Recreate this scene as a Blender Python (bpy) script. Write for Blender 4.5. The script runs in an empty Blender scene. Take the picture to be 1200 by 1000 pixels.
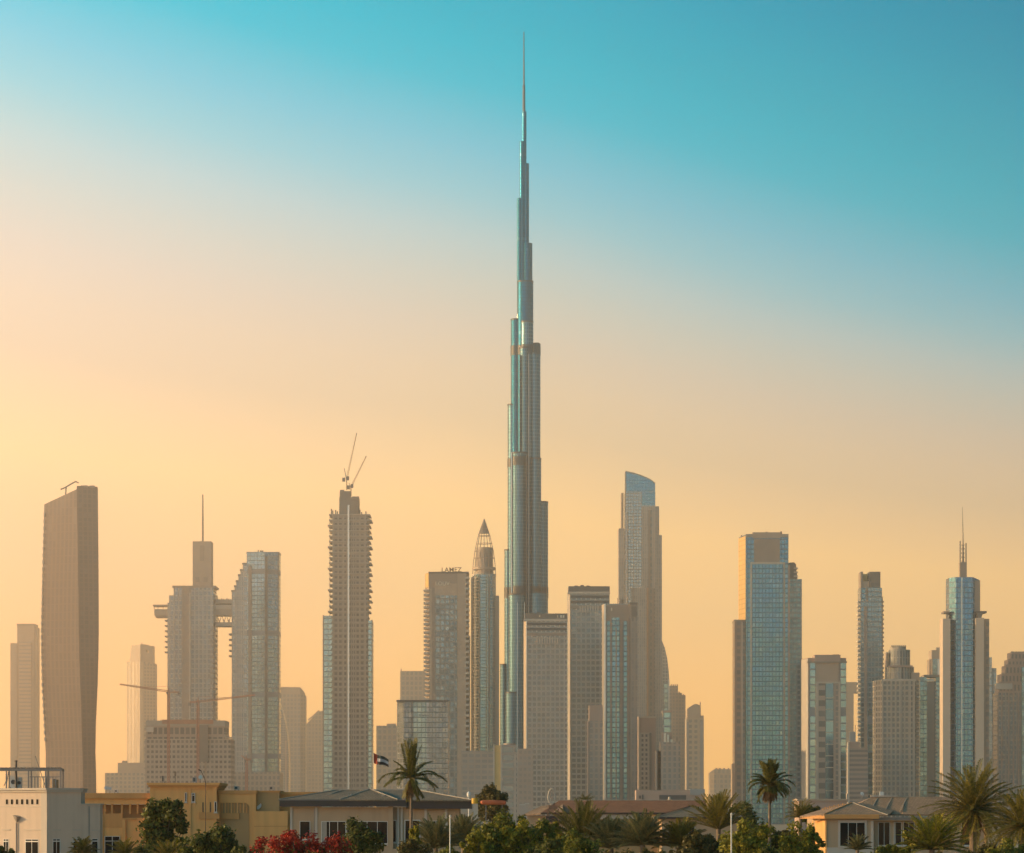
import bpy, math, random
import numpy as np
from mathutils import Vector

# ------------------------------------------------------------------ camera, sky, sun, exposure
SC = bpy.context.scene
F, HOR, H = 3965.0, 955.0, 8.0           # focal length in px of a 1200 px wide frame, horizon row, eye height (m)
cam = bpy.data.objects.new('camera', bpy.data.cameras.new('camera'))
SC.collection.objects.link(cam); SC.camera = cam
cam.location = (0, 0, H); cam.rotation_euler = (math.pi / 2, 0, 0)
cam.data.sensor_width = 36; cam.data.lens = F * 36 / 1200
cam.data.shift_y = (HOR - 500) / 1200
cam.data.clip_start = 1; cam.data.clip_end = 60000
SC.view_settings.view_transform = 'Standard'; SC.view_settings.look = 'None'
SC.view_settings.exposure = 0.0; SC.view_settings.gamma = 1.0

SUN = Vector((-0.97, 0.02, 0.0)).normalized(); SUN_EL = math.radians(13)
SUN = Vector((SUN.x * math.cos(SUN_EL), SUN.y * math.cos(SUN_EL), math.sin(SUN_EL)))
sl = bpy.data.lights.new('sun', 'SUN'); sl.energy = 5.0; sl.angle = math.radians(0.53); sl.color = (1.0, 0.68, 0.34)
so = bpy.data.objects.new('sun', sl); SC.collection.objects.link(so)
so.rotation_euler = SUN.to_track_quat('Z', 'Y').to_euler()

def s2l(c):
    c = c / 255.0
    return c / 12.92 if c <= 0.04045 else ((c + 0.055) / 1.055) ** 2.4
def rgb(r, g, b): return (s2l(r), s2l(g), s2l(b), 1)

class NT:
    """small helper round a node tree"""
    def __init__(s, tree): s.t = tree; s.n = tree.nodes; s.l = tree.links
    def node(s, kind, **kw):
        n = s.n.new(kind)
        for k, v in kw.items(): setattr(n, k, v)
        return n
    def put(s, sock, v):
        if hasattr(v, 'is_output'): s.l.new(v, sock)
        else: sock.default_value = v
    def math(s, op, a, b=0.0, c=None, clamp=False):
        n = s.node('ShaderNodeMath', operation=op, use_clamp=clamp); s.put(n.inputs[0], a); s.put(n.inputs[1], b)
        if c is not None: s.put(n.inputs[2], c)
        return n.outputs[0]
    def vmath(s, op, a, b=None, scale=None):
        n = s.node('ShaderNodeVectorMath', operation=op); s.put(n.inputs[0], a)
        if b is not None: s.put(n.inputs[1], b)
        if scale is not None: s.put(n.inputs['Scale'], scale)
        return n.outputs[0]
    def mix(s, f, a, b):
        n = s.node('ShaderNodeMix', data_type='RGBA'); s.put(n.inputs[0], f); s.put(n.inputs[6], a); s.put(n.inputs[7], b)
        return n.outputs[2]
    def fmix(s, f, a, b):
        n = s.node('ShaderNodeMix', data_type='FLOAT'); s.put(n.inputs[0], f); s.put(n.inputs[2], a); s.put(n.inputs[3], b)
        return n.outputs[0]

W = bpy.data.worlds.new("World"); SC.world = W; W.use_nodes = True
w = NT(W.node_tree); w.n.clear()
tc = w.node('ShaderNodeTexCoord'); sep = w.node('ShaderNodeSeparateXYZ'); w.l.new(tc.outputs['Generated'], sep.inputs[0])
u, v = sep.outputs[0], sep.outputs[2]
vp = w.math('MAXIMUM', v, 0.0)
kr = w.math('MINIMUM', w.math('MULTIPLY', vp, 1.95), 0.29); kl = w.math('MINIMUM', w.math('MULTIPLY', vp, 1.1), 0.25)
k = w.fmix(w.math('ADD', 0.5, w.math('MULTIPLY', u, 12.0), clamp=True), kl, kr)
s_ = w.math('ADD', v, w.math('MULTIPLY', u, k))
s_ = w.math('ADD', s_, w.math('MULTIPLY', w.math('MAXIMUM', w.math('MULTIPLY', sep.outputs[1], -1.0), 0.0), 0.075))   # behind the viewer the unseen blue is set further down to cool the fronts
# row of the photograph's middle column -> colour of the sky there
SKY = [(-900, (0.1, 94.8, 119.1)), (-500, (0.0, 111.3, 146.5)), (-250, (0.0, 143.0, 181.7)), (-150, (0.0, 154.5, 190.7)), (-50, (0.0, 171.9, 202.8)), (0, (0.0, 182.0, 209.0)), (52, (0.0, 190.0, 213.8)), (84, (0.1, 196.1, 219.0)), (130, (42.4, 201.4, 223.4)), (200, (125.3, 209.5, 229.3)), (250, (160.9, 216.9, 226.6)), (300, (202.5, 221.4, 218.4)), (350, (226.0, 222.2, 204.9)), (400, (243.4, 221.8, 193.8)), (450, (255.6, 223.9, 182.6)), (500, (260.0, 224.2, 173.7)), (600, (304.8, 246.0, 159.0)), (700, (293.5, 238.2, 157.4)), (800, (310.7, 239.3, 143.5)), (940, (317.4, 238.3, 131.7))]
SMIN, SMAX = -0.01, 0.5
ramp = w.node('ShaderNodeValToRGB'); cr = ramp.color_ramp; cr.interpolation = 'LINEAR'
pts = sorted(((((HOR - y) / F) - SMIN) / (SMAX - SMIN), c) for y, c in SKY)
cr.elements[0].position = pts[0][0]; cr.elements[0].color = rgb(*pts[0][1])
cr.elements[1].position = pts[-1][0]; cr.elements[1].color = rgb(*pts[-1][1])
for p, c in pts[1:-1]: cr.elements.new(p).color = rgb(*c)
w.l.new(w.math('DIVIDE', w.math('SUBTRACT', s_, SMIN), SMAX - SMIN), ramp.inputs[0])
neg = w.math('MAXIMUM', w.math('MULTIPLY', u, -1.0), 0.0); pos = w.math('MAXIMUM', u, 0.0)
gain = w.math('ADD', 1.0, w.math('MULTIPLY', neg, w.math('ADD', 0.12, w.math('MULTIPLY', w.math('DIVIDE', w.math('SUBTRACT', vp, 0.06), 0.1, clamp=True), 1.0))))
gain = w.math('SUBTRACT', gain, w.math('MULTIPLY', pos, 1.15))
gain = w.math('MINIMUM', w.math('MAXIMUM', gain, 0.72), 1.7)
behind = w.math('MULTIPLY', w.math('MAXIMUM', w.math('MULTIPLY', sep.outputs[1], -1.0), 0.0), 1.0)   # added gain: unseen sky behind the viewer brightened to light the fronts
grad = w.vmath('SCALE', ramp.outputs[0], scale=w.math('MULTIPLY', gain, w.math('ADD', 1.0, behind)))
cream = w.math('MINIMUM', w.math('ADD', 1.0, w.math('MULTIPLY', w.math('MULTIPLY', w.math('MAXIMUM', w.math('MULTIPLY', u, -1.0), 0.0), 1.9), w.math('MULTIPLY', w.math('SUBTRACT', 0.20, v), 10.0, clamp=True))), 1.32)   # creamier towards the sun
cmb = w.node('ShaderNodeCombineXYZ'); cmb.inputs[0].default_value = 1.0; cmb.inputs[1].default_value = 1.0; w.l.new(cream, cmb.inputs[2])
grad = w.vmath('MULTIPLY', grad, cmb.outputs[0])
nish = w.node('ShaderNodeTexSky', sky_type='NISHITA', sun_disc=False)
nish.sun_elevation = SUN_EL; nish.sun_rotation = math.atan2(SUN.x, SUN.y); nish.dust_density = 4.0
nsc = w.vmath('SCALE', nish.outputs[0], scale=0.06)
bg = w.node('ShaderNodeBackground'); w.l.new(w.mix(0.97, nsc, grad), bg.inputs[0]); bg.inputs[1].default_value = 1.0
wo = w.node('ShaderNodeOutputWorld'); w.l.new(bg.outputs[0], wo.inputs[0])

SC.cycles.max_bounces = 8; SC.cycles.diffuse_bounces = 3; SC.cycles.glossy_bounces = 3
SC.cycles.transparent_max_bounces = 6; SC.cycles.volume_bounces = 5; SC.cycles.use_denoising = True

# ------------------------------------------------------------------ helpers
COL = SC.collection
RNG = np.random.default_rng(7); random.seed(7)

def tag(o, label=None, cat=None, group=None, kind=None):
    if label: o['label'] = label
    if cat: o['category'] = cat
    if group: o['group'] = group
    if kind: o['kind'] = kind
    return o

def link(name, me, mat, parent=None):
    o = bpy.data.objects.new(name, me); COL.objects.link(o)
    if mat is not None and not me.materials: me.materials.append(mat)
    if parent is not None: o.parent = parent
    return o

def empty(name, loc, label, cat, group=None):
    o = bpy.data.objects.new(name, None); COL.objects.link(o); o.location = loc
    return tag(o, label, cat, group)

class MB:
    """collects faces of ONE part; UVs are metres along the wall and metres of height"""
    def __init__(s): s.v = []; s.f = []; s.uv = []
    def face(s, pts, uvs=None):
        i = len(s.v); s.v += [tuple(p) for p in pts]; s.f.append(tuple(range(i, i + len(pts))))
        s.uv += [tuple(q) for q in (uvs or [(p[0], p[1]) for p in pts])]
    def prism(s, poly, z0, z1):
        n = len(poly); z1 = list(z1) if hasattr(z1, '__len__') else [z1] * n
        a = sum(poly[i][0] * poly[(i + 1) % n][1] - poly[(i + 1) % n][0] * poly[i][1] for i in range(n))
        if a < 0: poly = poly[::-1]; z1 = z1[::-1]
        per = 0.0
        for i in range(n):
            p, q = poly[i], poly[(i + 1) % n]; L = math.hypot(q[0] - p[0], q[1] - p[1])
            s.face([(*p, z0), (*q, z0), (*q, z1[(i + 1) % n]), (*p, z1[i])], [(per, z0), (per + L, z0), (per + L, z1[(i + 1) % n]), (per, z1[i])])
            per += L
        s.face([(*poly[i], z1[i]) for i in range(n)]); s.face([(*p, z0) for p in poly[::-1]])
    def box(s, x0, x1, y0, y1, z0, z1): s.prism([(x0, y0), (x1, y0), (x1, y1), (x0, y1)], z0, z1)
    def loft(s, rings):
        """rings: list of equally long closed rings [(x, y, z)...], counter-clockwise from above, bottom first"""
        n = len(rings[0])
        def per(r):
            o = [0.0]
            for i in range(n): o.append(o[-1] + (Vector(r[(i + 1) % n][:2]) - Vector(r[i][:2])).length)
            return o
        for a, b in zip(rings[:-1], rings[1:]):
            ua, ub = per(a), per(b)
            for i in range(n):
                j = (i + 1) % n
                s.face([a[i], a[j], b[j], b[i]], [(ua[i], a[i][2]), (ua[i + 1], a[j][2]), (ub[i + 1], b[j][2]), (ub[i], b[i][2])])
        s.face(rings[-1]); s.face(rings[0][::-1])
    def slab(s, out, y0, y1):
        """outline in x, z pushed through from y0 to y1"""
        n = len(out)
        if sum(out[i][0] * out[(i + 1) % n][1] - out[(i + 1) % n][0] * out[i][1] for i in range(n)) < 0: out = out[::-1]
        s.face([(x, y0, z) for x, z in out], out)
        s.face([(x, y1, z) for x, z in out[::-1]], out[::-1])
        for i in range(n):
            p, q = out[i], out[(i + 1) % n]
            s.face([(p[0], y1, p[1]), (q[0], y1, q[1]), (q[0], y0, q[1]), (p[0], y0, p[1])], [(y1, p[1]), (y1, q[1]), (y0, q[1]), (y0, p[1])])
    def tube(s, pts, r, n=6, cap=True):
        """swept tube through pts with radius r or radii r"""
        pts = [Vector(p) for p in pts]; rr = list(r) if hasattr(r, '__len__') else [r] * len(pts)
        rings = []
        for i, p in enumerate(pts):
            d = (pts[min(i + 1, len(pts) - 1)] - pts[max(i - 1, 0)]).normalized()
            a = d.cross(Vector((0, 0, 1))) if abs(d.z) < 0.95 else d.cross(Vector((0, 1, 0)))
            a.normalize(); b = a.cross(d)
            rings.append([p + (a * math.cos(t) + b * math.sin(t)) * rr[i] for t in [2 * math.pi * k / n for k in range(n)]])
        for A, B in zip(rings[:-1], rings[1:]):
            for i in range(n):
                j = (i + 1) % n; s.face([A[j], A[i], B[i], B[j]])
        if cap: s.face(rings[0]); s.face(rings[-1][::-1])
    def lathe(s, prof, c=(0, 0), n=16):
        """profile [(r, z)...] from the bottom up turned about a vertical axis at c"""
        rings = [[(c[0] + r * math.cos(2 * math.pi * k / n), c[1] + r * math.sin(2 * math.pi * k / n), z) for k in range(n)] for r, z in prof]
        s.loft(rings)
    def build(s, name, mat, parent=None, smooth=False):
        me = bpy.data.meshes.new(name); me.from_pydata(s.v, [], s.f)
        uv = me.uv_layers.new(name='UVMap'); uv.data.foreach_set('uv', np.array(s.uv, dtype=np.float32).ravel())
        if smooth: me.polygons.foreach_set('use_smooth', [True] * len(me.polygons))
        return link(name, me, mat, parent)

# ------------------------------------------------------------------ materials
MATS = {}
def plain(name, col, rough=0.7, metal=0.0, nscale=0.6, amt=0.25, bump=0.0, coords='Object', streak=0.0, spec=None):
    if name in MATS: return MATS[name]
    m = bpy.data.materials.new(name); m.use_nodes = True; t = NT(m.node_tree); p = t.n['Principled BSDF']
    tcn = t.node('ShaderNodeTexCoord'); no = t.node('ShaderNodeTexNoise'); no.inputs['Scale'].default_value = nscale; no.inputs['Detail'].default_value = 5
    t.l.new(tcn.outputs[coords], no.inputs['Vector'])
    c = (*col, 1); f = no.outputs[0]
    dark = tuple(x * (1 - amt) for x in col) + (1,); lite = tuple(min(1, x * (1 + amt)) for x in col) + (1,)
    cc = t.mix(f, dark, lite)
    if streak:
        mp = t.node('ShaderNodeMapping'); mp.inputs['Scale'].default_value = (2.2, 2.2, 0.12); t.l.new(tcn.outputs[coords], mp.inputs[0])
        n2 = t.node('ShaderNodeTexNoise'); n2.inputs['Scale'].default_value = 1.0; n2.inputs['Detail'].default_value = 6; t.l.new(mp.outputs[0], n2.inputs['Vector'])
        ff = t.math('MULTIPLY', t.math('SUBTRACT', n2.outputs[0], 0.45, clamp=True), streak * 3, clamp=True)
        cc = t.mix(ff, cc, tuple(x * 0.55 for x in col) + (1,))
    t.l.new(cc, p.inputs['Base Color'])
    p.inputs['Roughness'].default_value = rough; p.inputs['Metallic'].default_value = metal
    if spec is not None: p.inputs['Specular IOR Level'].default_value = spec
    if bump:
        b = t.node('ShaderNodeBump'); b.inputs['Strength'].default_value = bump; b.inputs['Distance'].default_value = 0.05
        n3 = t.node('ShaderNodeTexNoise'); n3.inputs['Scale'].default_value = nscale * 12; t.l.new(tcn.outputs[coords], n3.inputs['Vector'])
        t.l.new(n3.outputs[0], b.inputs['Height']); t.l.new(b.outputs[0], p.inputs['Normal'])
    MATS[name] = m; return m

def facade(name, wall, glass, fl=4.0, bay=3.0, hf=0.3, vf=0.2, metal=0.7, rough=0.12, wr=0.6, var=0.14, wm=0.0, jit=0.012, band=0, ior=1.5):
    """curtain wall: floors fl metres high, bays bay metres wide, hf / vf = share of spandrel and of pier"""
    if name in MATS: return MATS[name]
    m = bpy.data.materials.new(name); m.use_nodes = True; t = NT(m.node_tree); p = t.n['Principled BSDF']
    uvn = t.node('ShaderNodeUVMap'); sp = t.node('ShaderNodeSeparateXYZ'); t.l.new(uvn.outputs[0], sp.inputs[0])
    U = t.math('DIVIDE', sp.outputs[0], bay); V = t.math('DIVIDE', sp.outputs[1], fl)
    fu, fv = t.math('FRACT', U), t.math('FRACT', V)
    g = t.math('MULTIPLY', t.math('GREATER_THAN', fu, vf), t.math('GREATER_THAN', fv, hf))
    if band:   # a blind storey now and then
        g = t.math('MULTIPLY', g, t.math('GREATER_THAN', t.math('FRACT', t.math('DIVIDE', V, band)), 1.0 / band))
    cb = t.node('ShaderNodeCombineXYZ'); t.l.new(t.math('FLOOR', U), cb.inputs[0]); t.l.new(t.math('FLOOR', V), cb.inputs[1])
    wn = t.node('ShaderNodeTexWhiteNoise', noise_dimensions='2D'); t.l.new(cb.outputs[0], wn.inputs['Vector'])
    rnd = wn.outputs['Value']
    g1 = (*glass, 1); g2 = tuple(min(1, x * (1 + var)) for x in glass) + (1,); g0 = tuple(x * (1 - var) for x in glass) + (1,)
    gc = t.mix(rnd, g0, g2)
    # a few rooms with pale blinds drawn
    gc = t.mix(t.math('MULTIPLY', t.math('GREATER_THAN', rnd, 0.95), 0.08), gc, (0.55, 0.5, 0.42, 1))
    tcn = t.node('ShaderNodeTexCoord'); no = t.node('ShaderNodeTexNoise'); no.inputs['Scale'].default_value = 0.05; no.inputs['Detail'].default_value = 6
    t.l.new(tcn.outputs['Object'], no.inputs['Vector'])
    wc = t.mix(no.outputs[0], tuple(x * 0.8 for x in wall) + (1,), tuple(min(1, x * 1.2) for x in wall) + (1,))
    t.l.new(t.mix(g, wc, gc), p.inputs['Base Color'])
    p.inputs['IOR'].default_value = ior
    t.l.new(t.fmix(g, wm, metal), p.inputs['Metallic'])
    t.l.new(t.fmix(g, wr, rough), p.inputs['Roughness'])
    geo = t.node('ShaderNodeNewGeometry')
    jv = t.vmath('SCALE', t.vmath('SUBTRACT', wn.outputs['Color'], (0.5, 0.5, 0.5)), scale=t.math('MULTIPLY', g, jit))
    wv = t.vmath('SCALE', t.vmath('SUBTRACT', no.outputs[1], (0.5, 0.5, 0.5)), scale=t.math('MULTIPLY', g, 0.035))   # slow bowing of the curtain wall
    jv = t.vmath('ADD', jv, wv)
    t.l.new(t.vmath('NORMALIZE', t.vmath('ADD', geo.outputs['Normal'], jv)), p.inputs['Normal'])
    MATS[name] = m; return m

def leafmat(name, c0, c1, tr=0.3, rough=0.5):
    if name in MATS: return MATS[name]
    m = bpy.data.materials.new(name); m.use_nodes = True; t = NT(m.node_tree); p = t.n['Principled BSDF']
    geo = t.node('ShaderNodeNewGeometry'); c = t.mix(geo.outputs['Random Per Island'], (*c0, 1), (*c1, 1))
    t.l.new(c, p.inputs['Base Color']); p.inputs['Roughness'].default_value = rough; p.inputs['Specular IOR Level'].default_value = 0.3
    tl = t.node('ShaderNodeBsdfTranslucent'); t.l.new(c, tl.inputs[0])
    mx = t.node('ShaderNodeMixShader'); mx.inputs[0].default_value = tr
    t.l.new(p.outputs[0], mx.inputs[1]); t.l.new(tl.outputs[0], mx.inputs[2]); t.l.new(mx.outputs[0], t.n['Material Output'].inputs[0])
    MATS[name] = m; return m

# ------------------------------------------------------------------ a thing measured off the photograph: columns / rows at its own distance, real metres
class T:
    def __init__(s, name, label, cat, D, cx, group=None, z0=0.0):
        s.D, s.m, s.cx, s.z0 = D, D / F, cx, z0
        s.root = empty(name, ((cx - 600) * s.m, D, z0), label, cat, group)
    def X(s, px): return (px - s.cx) * s.m
    def Z(s, py): return H + (HOR - py) * s.m - s.z0
    def P(s, px, py, d=0): return (s.X(px), d * s.m, s.Z(py))
    def _zb(s, yb): return 0.0 if yb is None else s.Z(yb)
    def pr(s, part, poly, yt, mat, yb=None, parent=None):
        b = MB(); z1 = [s.Z(y) for y in yt] if hasattr(yt, '__len__') else s.Z(yt)
        b.prism([(s.X(x), d * s.m) for x, d in poly], s._zb(yb), z1)
        return b.build(part, mat, parent or s.root)
    def bx(s, part, x0, x1, yt, mat, yb=None, d0=0, d1=40, parent=None):
        return s.pr(part, [(x0, d0), (x1, d0), (x1, d1), (x0, d1)], yt, mat, yb, parent)
    def sl(s, part, out, mat, d0=0, d1=40, parent=None):
        b = MB(); b.slab([(s.X(x), s.Z(y) if y is not None else 0.0) for x, y in out], d0 * s.m, d1 * s.m)
        return b.build(part, mat, parent or s.root)
    def cy(s, part, x0, x1, yt, mat, yb=None, dc=20, rd=None, n=28, parent=None):
        r = (x1 - x0) / 2; rd = r if rd is None else rd; c = (x0 + x1) / 2
        return s.pr(part, [(c + r * math.cos(a), dc + rd * math.sin(a)) for a in [2 * math.pi * k / n for k in range(n)]], yt, mat, yb, parent)
    def tb(s, part, pts, r, mat, parent=None, n=6):
        b = MB(); rr = [q * s.m for q in r] if hasattr(r, '__len__') else r * s.m
        b.tube([s.P(*q) for q in pts], rr, n); return b.build(part, mat, parent or s.root)
    def again(s, o, dx=0.0, dz=0.0, dy=0.0, parent=None):
        """one more of a part, moved by metres"""
        c = o.copy(); COL.objects.link(c); c.parent = parent or s.root; c.location = Vector(o.location) + Vector((dx, dy, dz)); return c
    def text(s, part, string, px, py, hpx, mat, d=-0.5, parent=None, depth=0.5, fit=None):
        cu = bpy.data.curves.new(part, 'FONT'); cu.body = string; cu.size = hpx * s.m * 1.38; cu.extrude = depth * s.m; cu.offset = 0.01 * cu.size; cu.align_x = 'LEFT'
        o = bpy.data.objects.new(part + '_curve', cu); COL.objects.link(o); bpy.context.view_layer.update()
        me = bpy.data.meshes.new_from_object(o.evaluated_get(bpy.context.evaluated_depsgraph_get()))
        bpy.data.objects.remove(o)
        wd = max(vv.co.x for vv in me.vertices); k = fit * s.m / wd if fit else 1.0
        for vv in me.vertices: x, y, z = vv.co; vv.co = (s.X(px) + x * k, d * s.m - z, s.Z(py) + y)
        me.name = part
        return link(part, me, mat, parent or s.root)

# palette (real-world base colours, linear)
M_CONC = plain('concrete', (0.40, 0.345, 0.285), 0.85, nscale=0.15)
M_CONCD = plain('dark_concrete', (0.20, 0.17, 0.145), 0.85, nscale=0.15)
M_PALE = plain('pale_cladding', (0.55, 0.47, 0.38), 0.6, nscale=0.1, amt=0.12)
M_TAN = plain('tan_cladding', (0.46, 0.345, 0.25), 0.6, nscale=0.1, amt=0.15)
M_BROWN = plain('brown_cladding', (0.33, 0.25, 0.19), 0.55, nscale=0.1, amt=0.2)
M_GREYM = plain('grey_metal', (0.30, 0.29, 0.28), 0.4, 0.6, nscale=0.2, amt=0.2)
M_DARKM = plain('dark_louvres', (0.10, 0.09, 0.085), 0.5, 0.4, nscale=0.3, amt=0.3)
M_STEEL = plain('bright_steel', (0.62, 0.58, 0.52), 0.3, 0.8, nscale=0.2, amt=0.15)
M_ROOFD = plain('roof_gravel', (0.22, 0.19, 0.16), 0.9)
M_CRANE = plain('red_crane_paint', (0.42, 0.13, 0.06), 0.6, nscale=0.4)
M_CRANEY = plain('ochre_crane_paint', (0.38, 0.22, 0.08), 0.6, nscale=0.4)
M_SUNGOLD = plain('sun_gold_panel', (0.78, 0.50, 0.17), 0.45, 0.1, nscale=0.3, amt=0.1)  # gold of sunlit faces put into the colour; also gilds a finial

# ------------------------------------------------------------------ the setting: ground
gb = MB(); gb.face([(-2500, -500, 0), (2500, -500, 0), (2500, 9400, 0), (-2500, 9400, 0)])
tag(gb.build('ground', plain('sandy_ground', (0.34, 0.27, 0.19), 0.95, nscale=0.02, amt=0.4, bump=0.3)), kind='structure')

# ------------------------------------------------------------------ the tallest tower
FB = facade('spire_tower_glass', (0.09, 0.16, 0.20), (0.015, 0.13, 0.195), fl=3.8, bay=2.2, hf=0.26, vf=0.3, metal=0.5, rough=0.24, wr=0.35, wm=0.5, var=0.15, jit=0.012, ior=1.6)
FB2 = facade('spire_tower_upper_glass', (0.0, 0.07, 0.125), (0.0, 0.095, 0.175), fl=3.8, bay=2.6, hf=0.2, vf=0.2, metal=0.75, rough=0.3, wr=0.4, wm=0.7, var=0.15, jit=0.012, ior=1.42)
M_BAND = plain('bronze_louvres', (0.06, 0.055, 0.052), 0.45, 0.5, nscale=0.5, amt=0.3)
b = T('spire_skyscraper', 'tallest skyscraper of all, stepped blue glass tiers narrowing to a needle spire', 'skyscraper', 3500, 614)
lobes = [  # left, right, top row, depth centre, depth radius (px)
    (612, 617, 127, 20, 2.6), (609, 615.5, 162, 19.5, 3.2), (612.8, 620, 188, 21, 3.6), (605.8, 612.5, 229, 20, 4), (612, 624, 282, 21, 6),
    (606.3, 625, 328, 14, 8), (598.5, 611, 372, 20, 8), (610.5, 625, 376, 9, 7), (616.5, 633.5, 401, 22, 9), (608.8, 620.6, 407, 7, 8),
    (619.4, 633.2, 413, 12, 8), (594.8, 606, 472, 22, 8), (599, 618, 531, 1, 10), (619.5, 634.3, 537, 8, 9), (628, 642.5, 587, 19, 9), (591, 600, 643, 24, 8),
    (617, 641.5, 694, 6, 9), (596, 616, 697, -4, 10), (585.8, 594, 778, 24, 8), (592.5, 608, 812, -7, 9)]
for i, (x0, x1, yt, dc, rd) in enumerate(lobes):
    o = b.cy('glass_tier', x0, x1, yt, FB2 if yt < 376 else FB, dc=dc, rd=rd)
    if yt > 300:   # parapet ring at the top of each tier
        b.cy('parapet', x0 - 0.25, x1 + 0.25, yt - 0.7, M_BAND, yb=yt + 1.2, dc=dc, rd=rd + 0.25, parent=o)
    for y0, y1 in ((403, 414.5), (535.5, 546), (687, 700)):
        if yt < y0 - 1 and y0 - yt < 240:
            b.cy('louvre_band', x0 - 0.3, x1 + 0.3, y0, M_BAND, yb=y1, dc=dc, rd=rd + 0.3, parent=o)
b.tb('spire', [(614, 128, 20), (614, 96, 20), (614, 95, 20), (614, 33, 20)], [1.7, 1.5, 1.05, 0.55], M_DARKM, n=10)
b.bx('fin', 619.0, 620.2, 415, M_GREYM, d0=-1.5, d1=4); b.bx('fin', 616.2, 617.6, 535, M_DARKM, d0=-10, d1=-2)
b.bx('fin', 609.0, 609.7, 416, M_DARKM, yb=532, d0=-0.5, d1=4); b.bx('fin', 598.8, 600.2, 531, M_STEEL, d0=-6, d1=1)
for x in (614.2, 606.0): b.bx('fin', x, x + 0.6, 707, M_STEEL, d0=-14, d1=-10)
b.cy('lantern', 606, 607.4, 366, M_STEEL, yb=372.5, dc=14, rd=1); b.cy('lantern', 624, 632.5, 399.5, M_BAND, yb=402, dc=20, rd=5)
b.bx('podium', 579, 652, 905, M_PALE, d0=-20, d1=60)

# ------------------------------------------------------------------ left part of the skyline
F_TANL = facade('tan_striped_facade', (0.46, 0.33, 0.23), (0.22, 0.19, 0.17), fl=8.468, bay=48.72, hf=0.62, vf=0.02, metal=0.4, rough=0.3)
b = T('slab_tower', 'slim pale tan tower at the far left edge, striped front and raised blank top', 'tower', 7600, 26)
b.bx('left_wing', 11.5, 19.2, 753.5, M_TAN, d0=4, d1=32); b.bx('core', 19.2, 39.3, 731.5, M_TAN, d0=6, d1=36)
b.bx('right_wing', 39.3, 41.8, 734.5, M_TAN, d0=8, d1=34); b.bx('window_front', 21.5, 36, 752, F_TANL, d0=3.5, d1=10)
b.bx('parapet', 18.8, 39.7, 730.8, M_BROWN, yb=733, d0=5, d1=37)

F_WAIST = facade('waisted_tower_grid', (0.22, 0.16, 0.12), (0.15, 0.12, 0.105), fl=9.976, bay=5.568, hf=0.12, vf=0.42, metal=0.4, rough=0.3, jit=0.004, var=0.06)
b = T('waisted_tower', 'broad brown tower with curved waist and slanted roof, gridded front', 'skyscraper', 4200, 81)
mid = [(930, 51.5, 97, 111.5), (905, 51.8, 97, 110.8), (880, 51.5, 96.5, 110), (850, 50, 95.5, 110.5), (825, 48.6, 95, 111.6), (800, 47.5, 94, 112.7), (770, 46.6, 93, 113.5), (740, 46.4, 92.4, 114), (690, 47.2, 91.8, 113.9), (640, 48.8, 91, 113.5)]
mb = MB(); R = []
for y, xl, xm, xr in mid: R.append([(b.X(xl), 14 * b.m, b.Z(y)), (b.X(xm), 0, b.Z(y)), (b.X(xm), 40 * b.m, b.Z(y)), (b.X(xl + 6), 40 * b.m, b.Z(y))])
R[0] = [(x, y, 0.0) for x, y, z in R[0]]
R.append([b.P(49.9, 590, 14), b.P(90, 573.5, 0), b.P(90, 573.5, 40), b.P(56, 588, 40)]); mb.loft(R); mb.build('gridded_front', F_WAIST, b.root)
mb = MB(); R = []
for y, xl, xm, xr in mid: R.append([(b.X(xm), 0, b.Z(y)), (b.X(xr), 12 * b.m, b.Z(y)), (b.X(xr - 3), 40 * b.m, b.Z(y)), (b.X(xm), 40 * b.m, b.Z(y))])
R[0] = [(x, y, 0.0) for x, y, z in R[0]]
R.append([b.P(90, 569.5, 0), b.P(112.8, 569.5, 12), b.P(110, 569.5, 40), b.P(90, 569.5, 40)]); mb.loft(R)
mb.build('corner_block', facade('waisted_tower_corner', (0.21, 0.155, 0.12), (0.15, 0.13, 0.115), fl=5.8, bay=6.264, hf=0.25, vf=0.35, metal=0.4, rough=0.3), b.root)
b.tb('crane_boom', [(69, 572.3, 15), (74, 570.3, 15), (82, 565.5, 15), (87, 563, 15), (90.5, 564.8, 15)], [0.9, 0.8, 0.9, 0.9, 0.7], M_DARKM)
b.tb('crane_mast', [(74.3, 584, 15), (75.6, 570, 15)], 0.8, M_DARKM)
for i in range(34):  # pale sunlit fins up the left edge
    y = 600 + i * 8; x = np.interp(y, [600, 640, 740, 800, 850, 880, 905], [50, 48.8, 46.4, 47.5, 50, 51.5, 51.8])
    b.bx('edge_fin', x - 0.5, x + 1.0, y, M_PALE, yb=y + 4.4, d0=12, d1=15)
b.bx('roof_upstand', 94, 102, 568.6, M_BROWN, yb=571, d0=4, d1=12); b.bx('roof_upstand', 104, 110, 568.6, M_BROWN, yb=571, d0=5.5, d1=12)
b.bx('roof_plant', 88.5, 92.5, 571, M_GREYM, yb=578, d0=10, d1=20)

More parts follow.
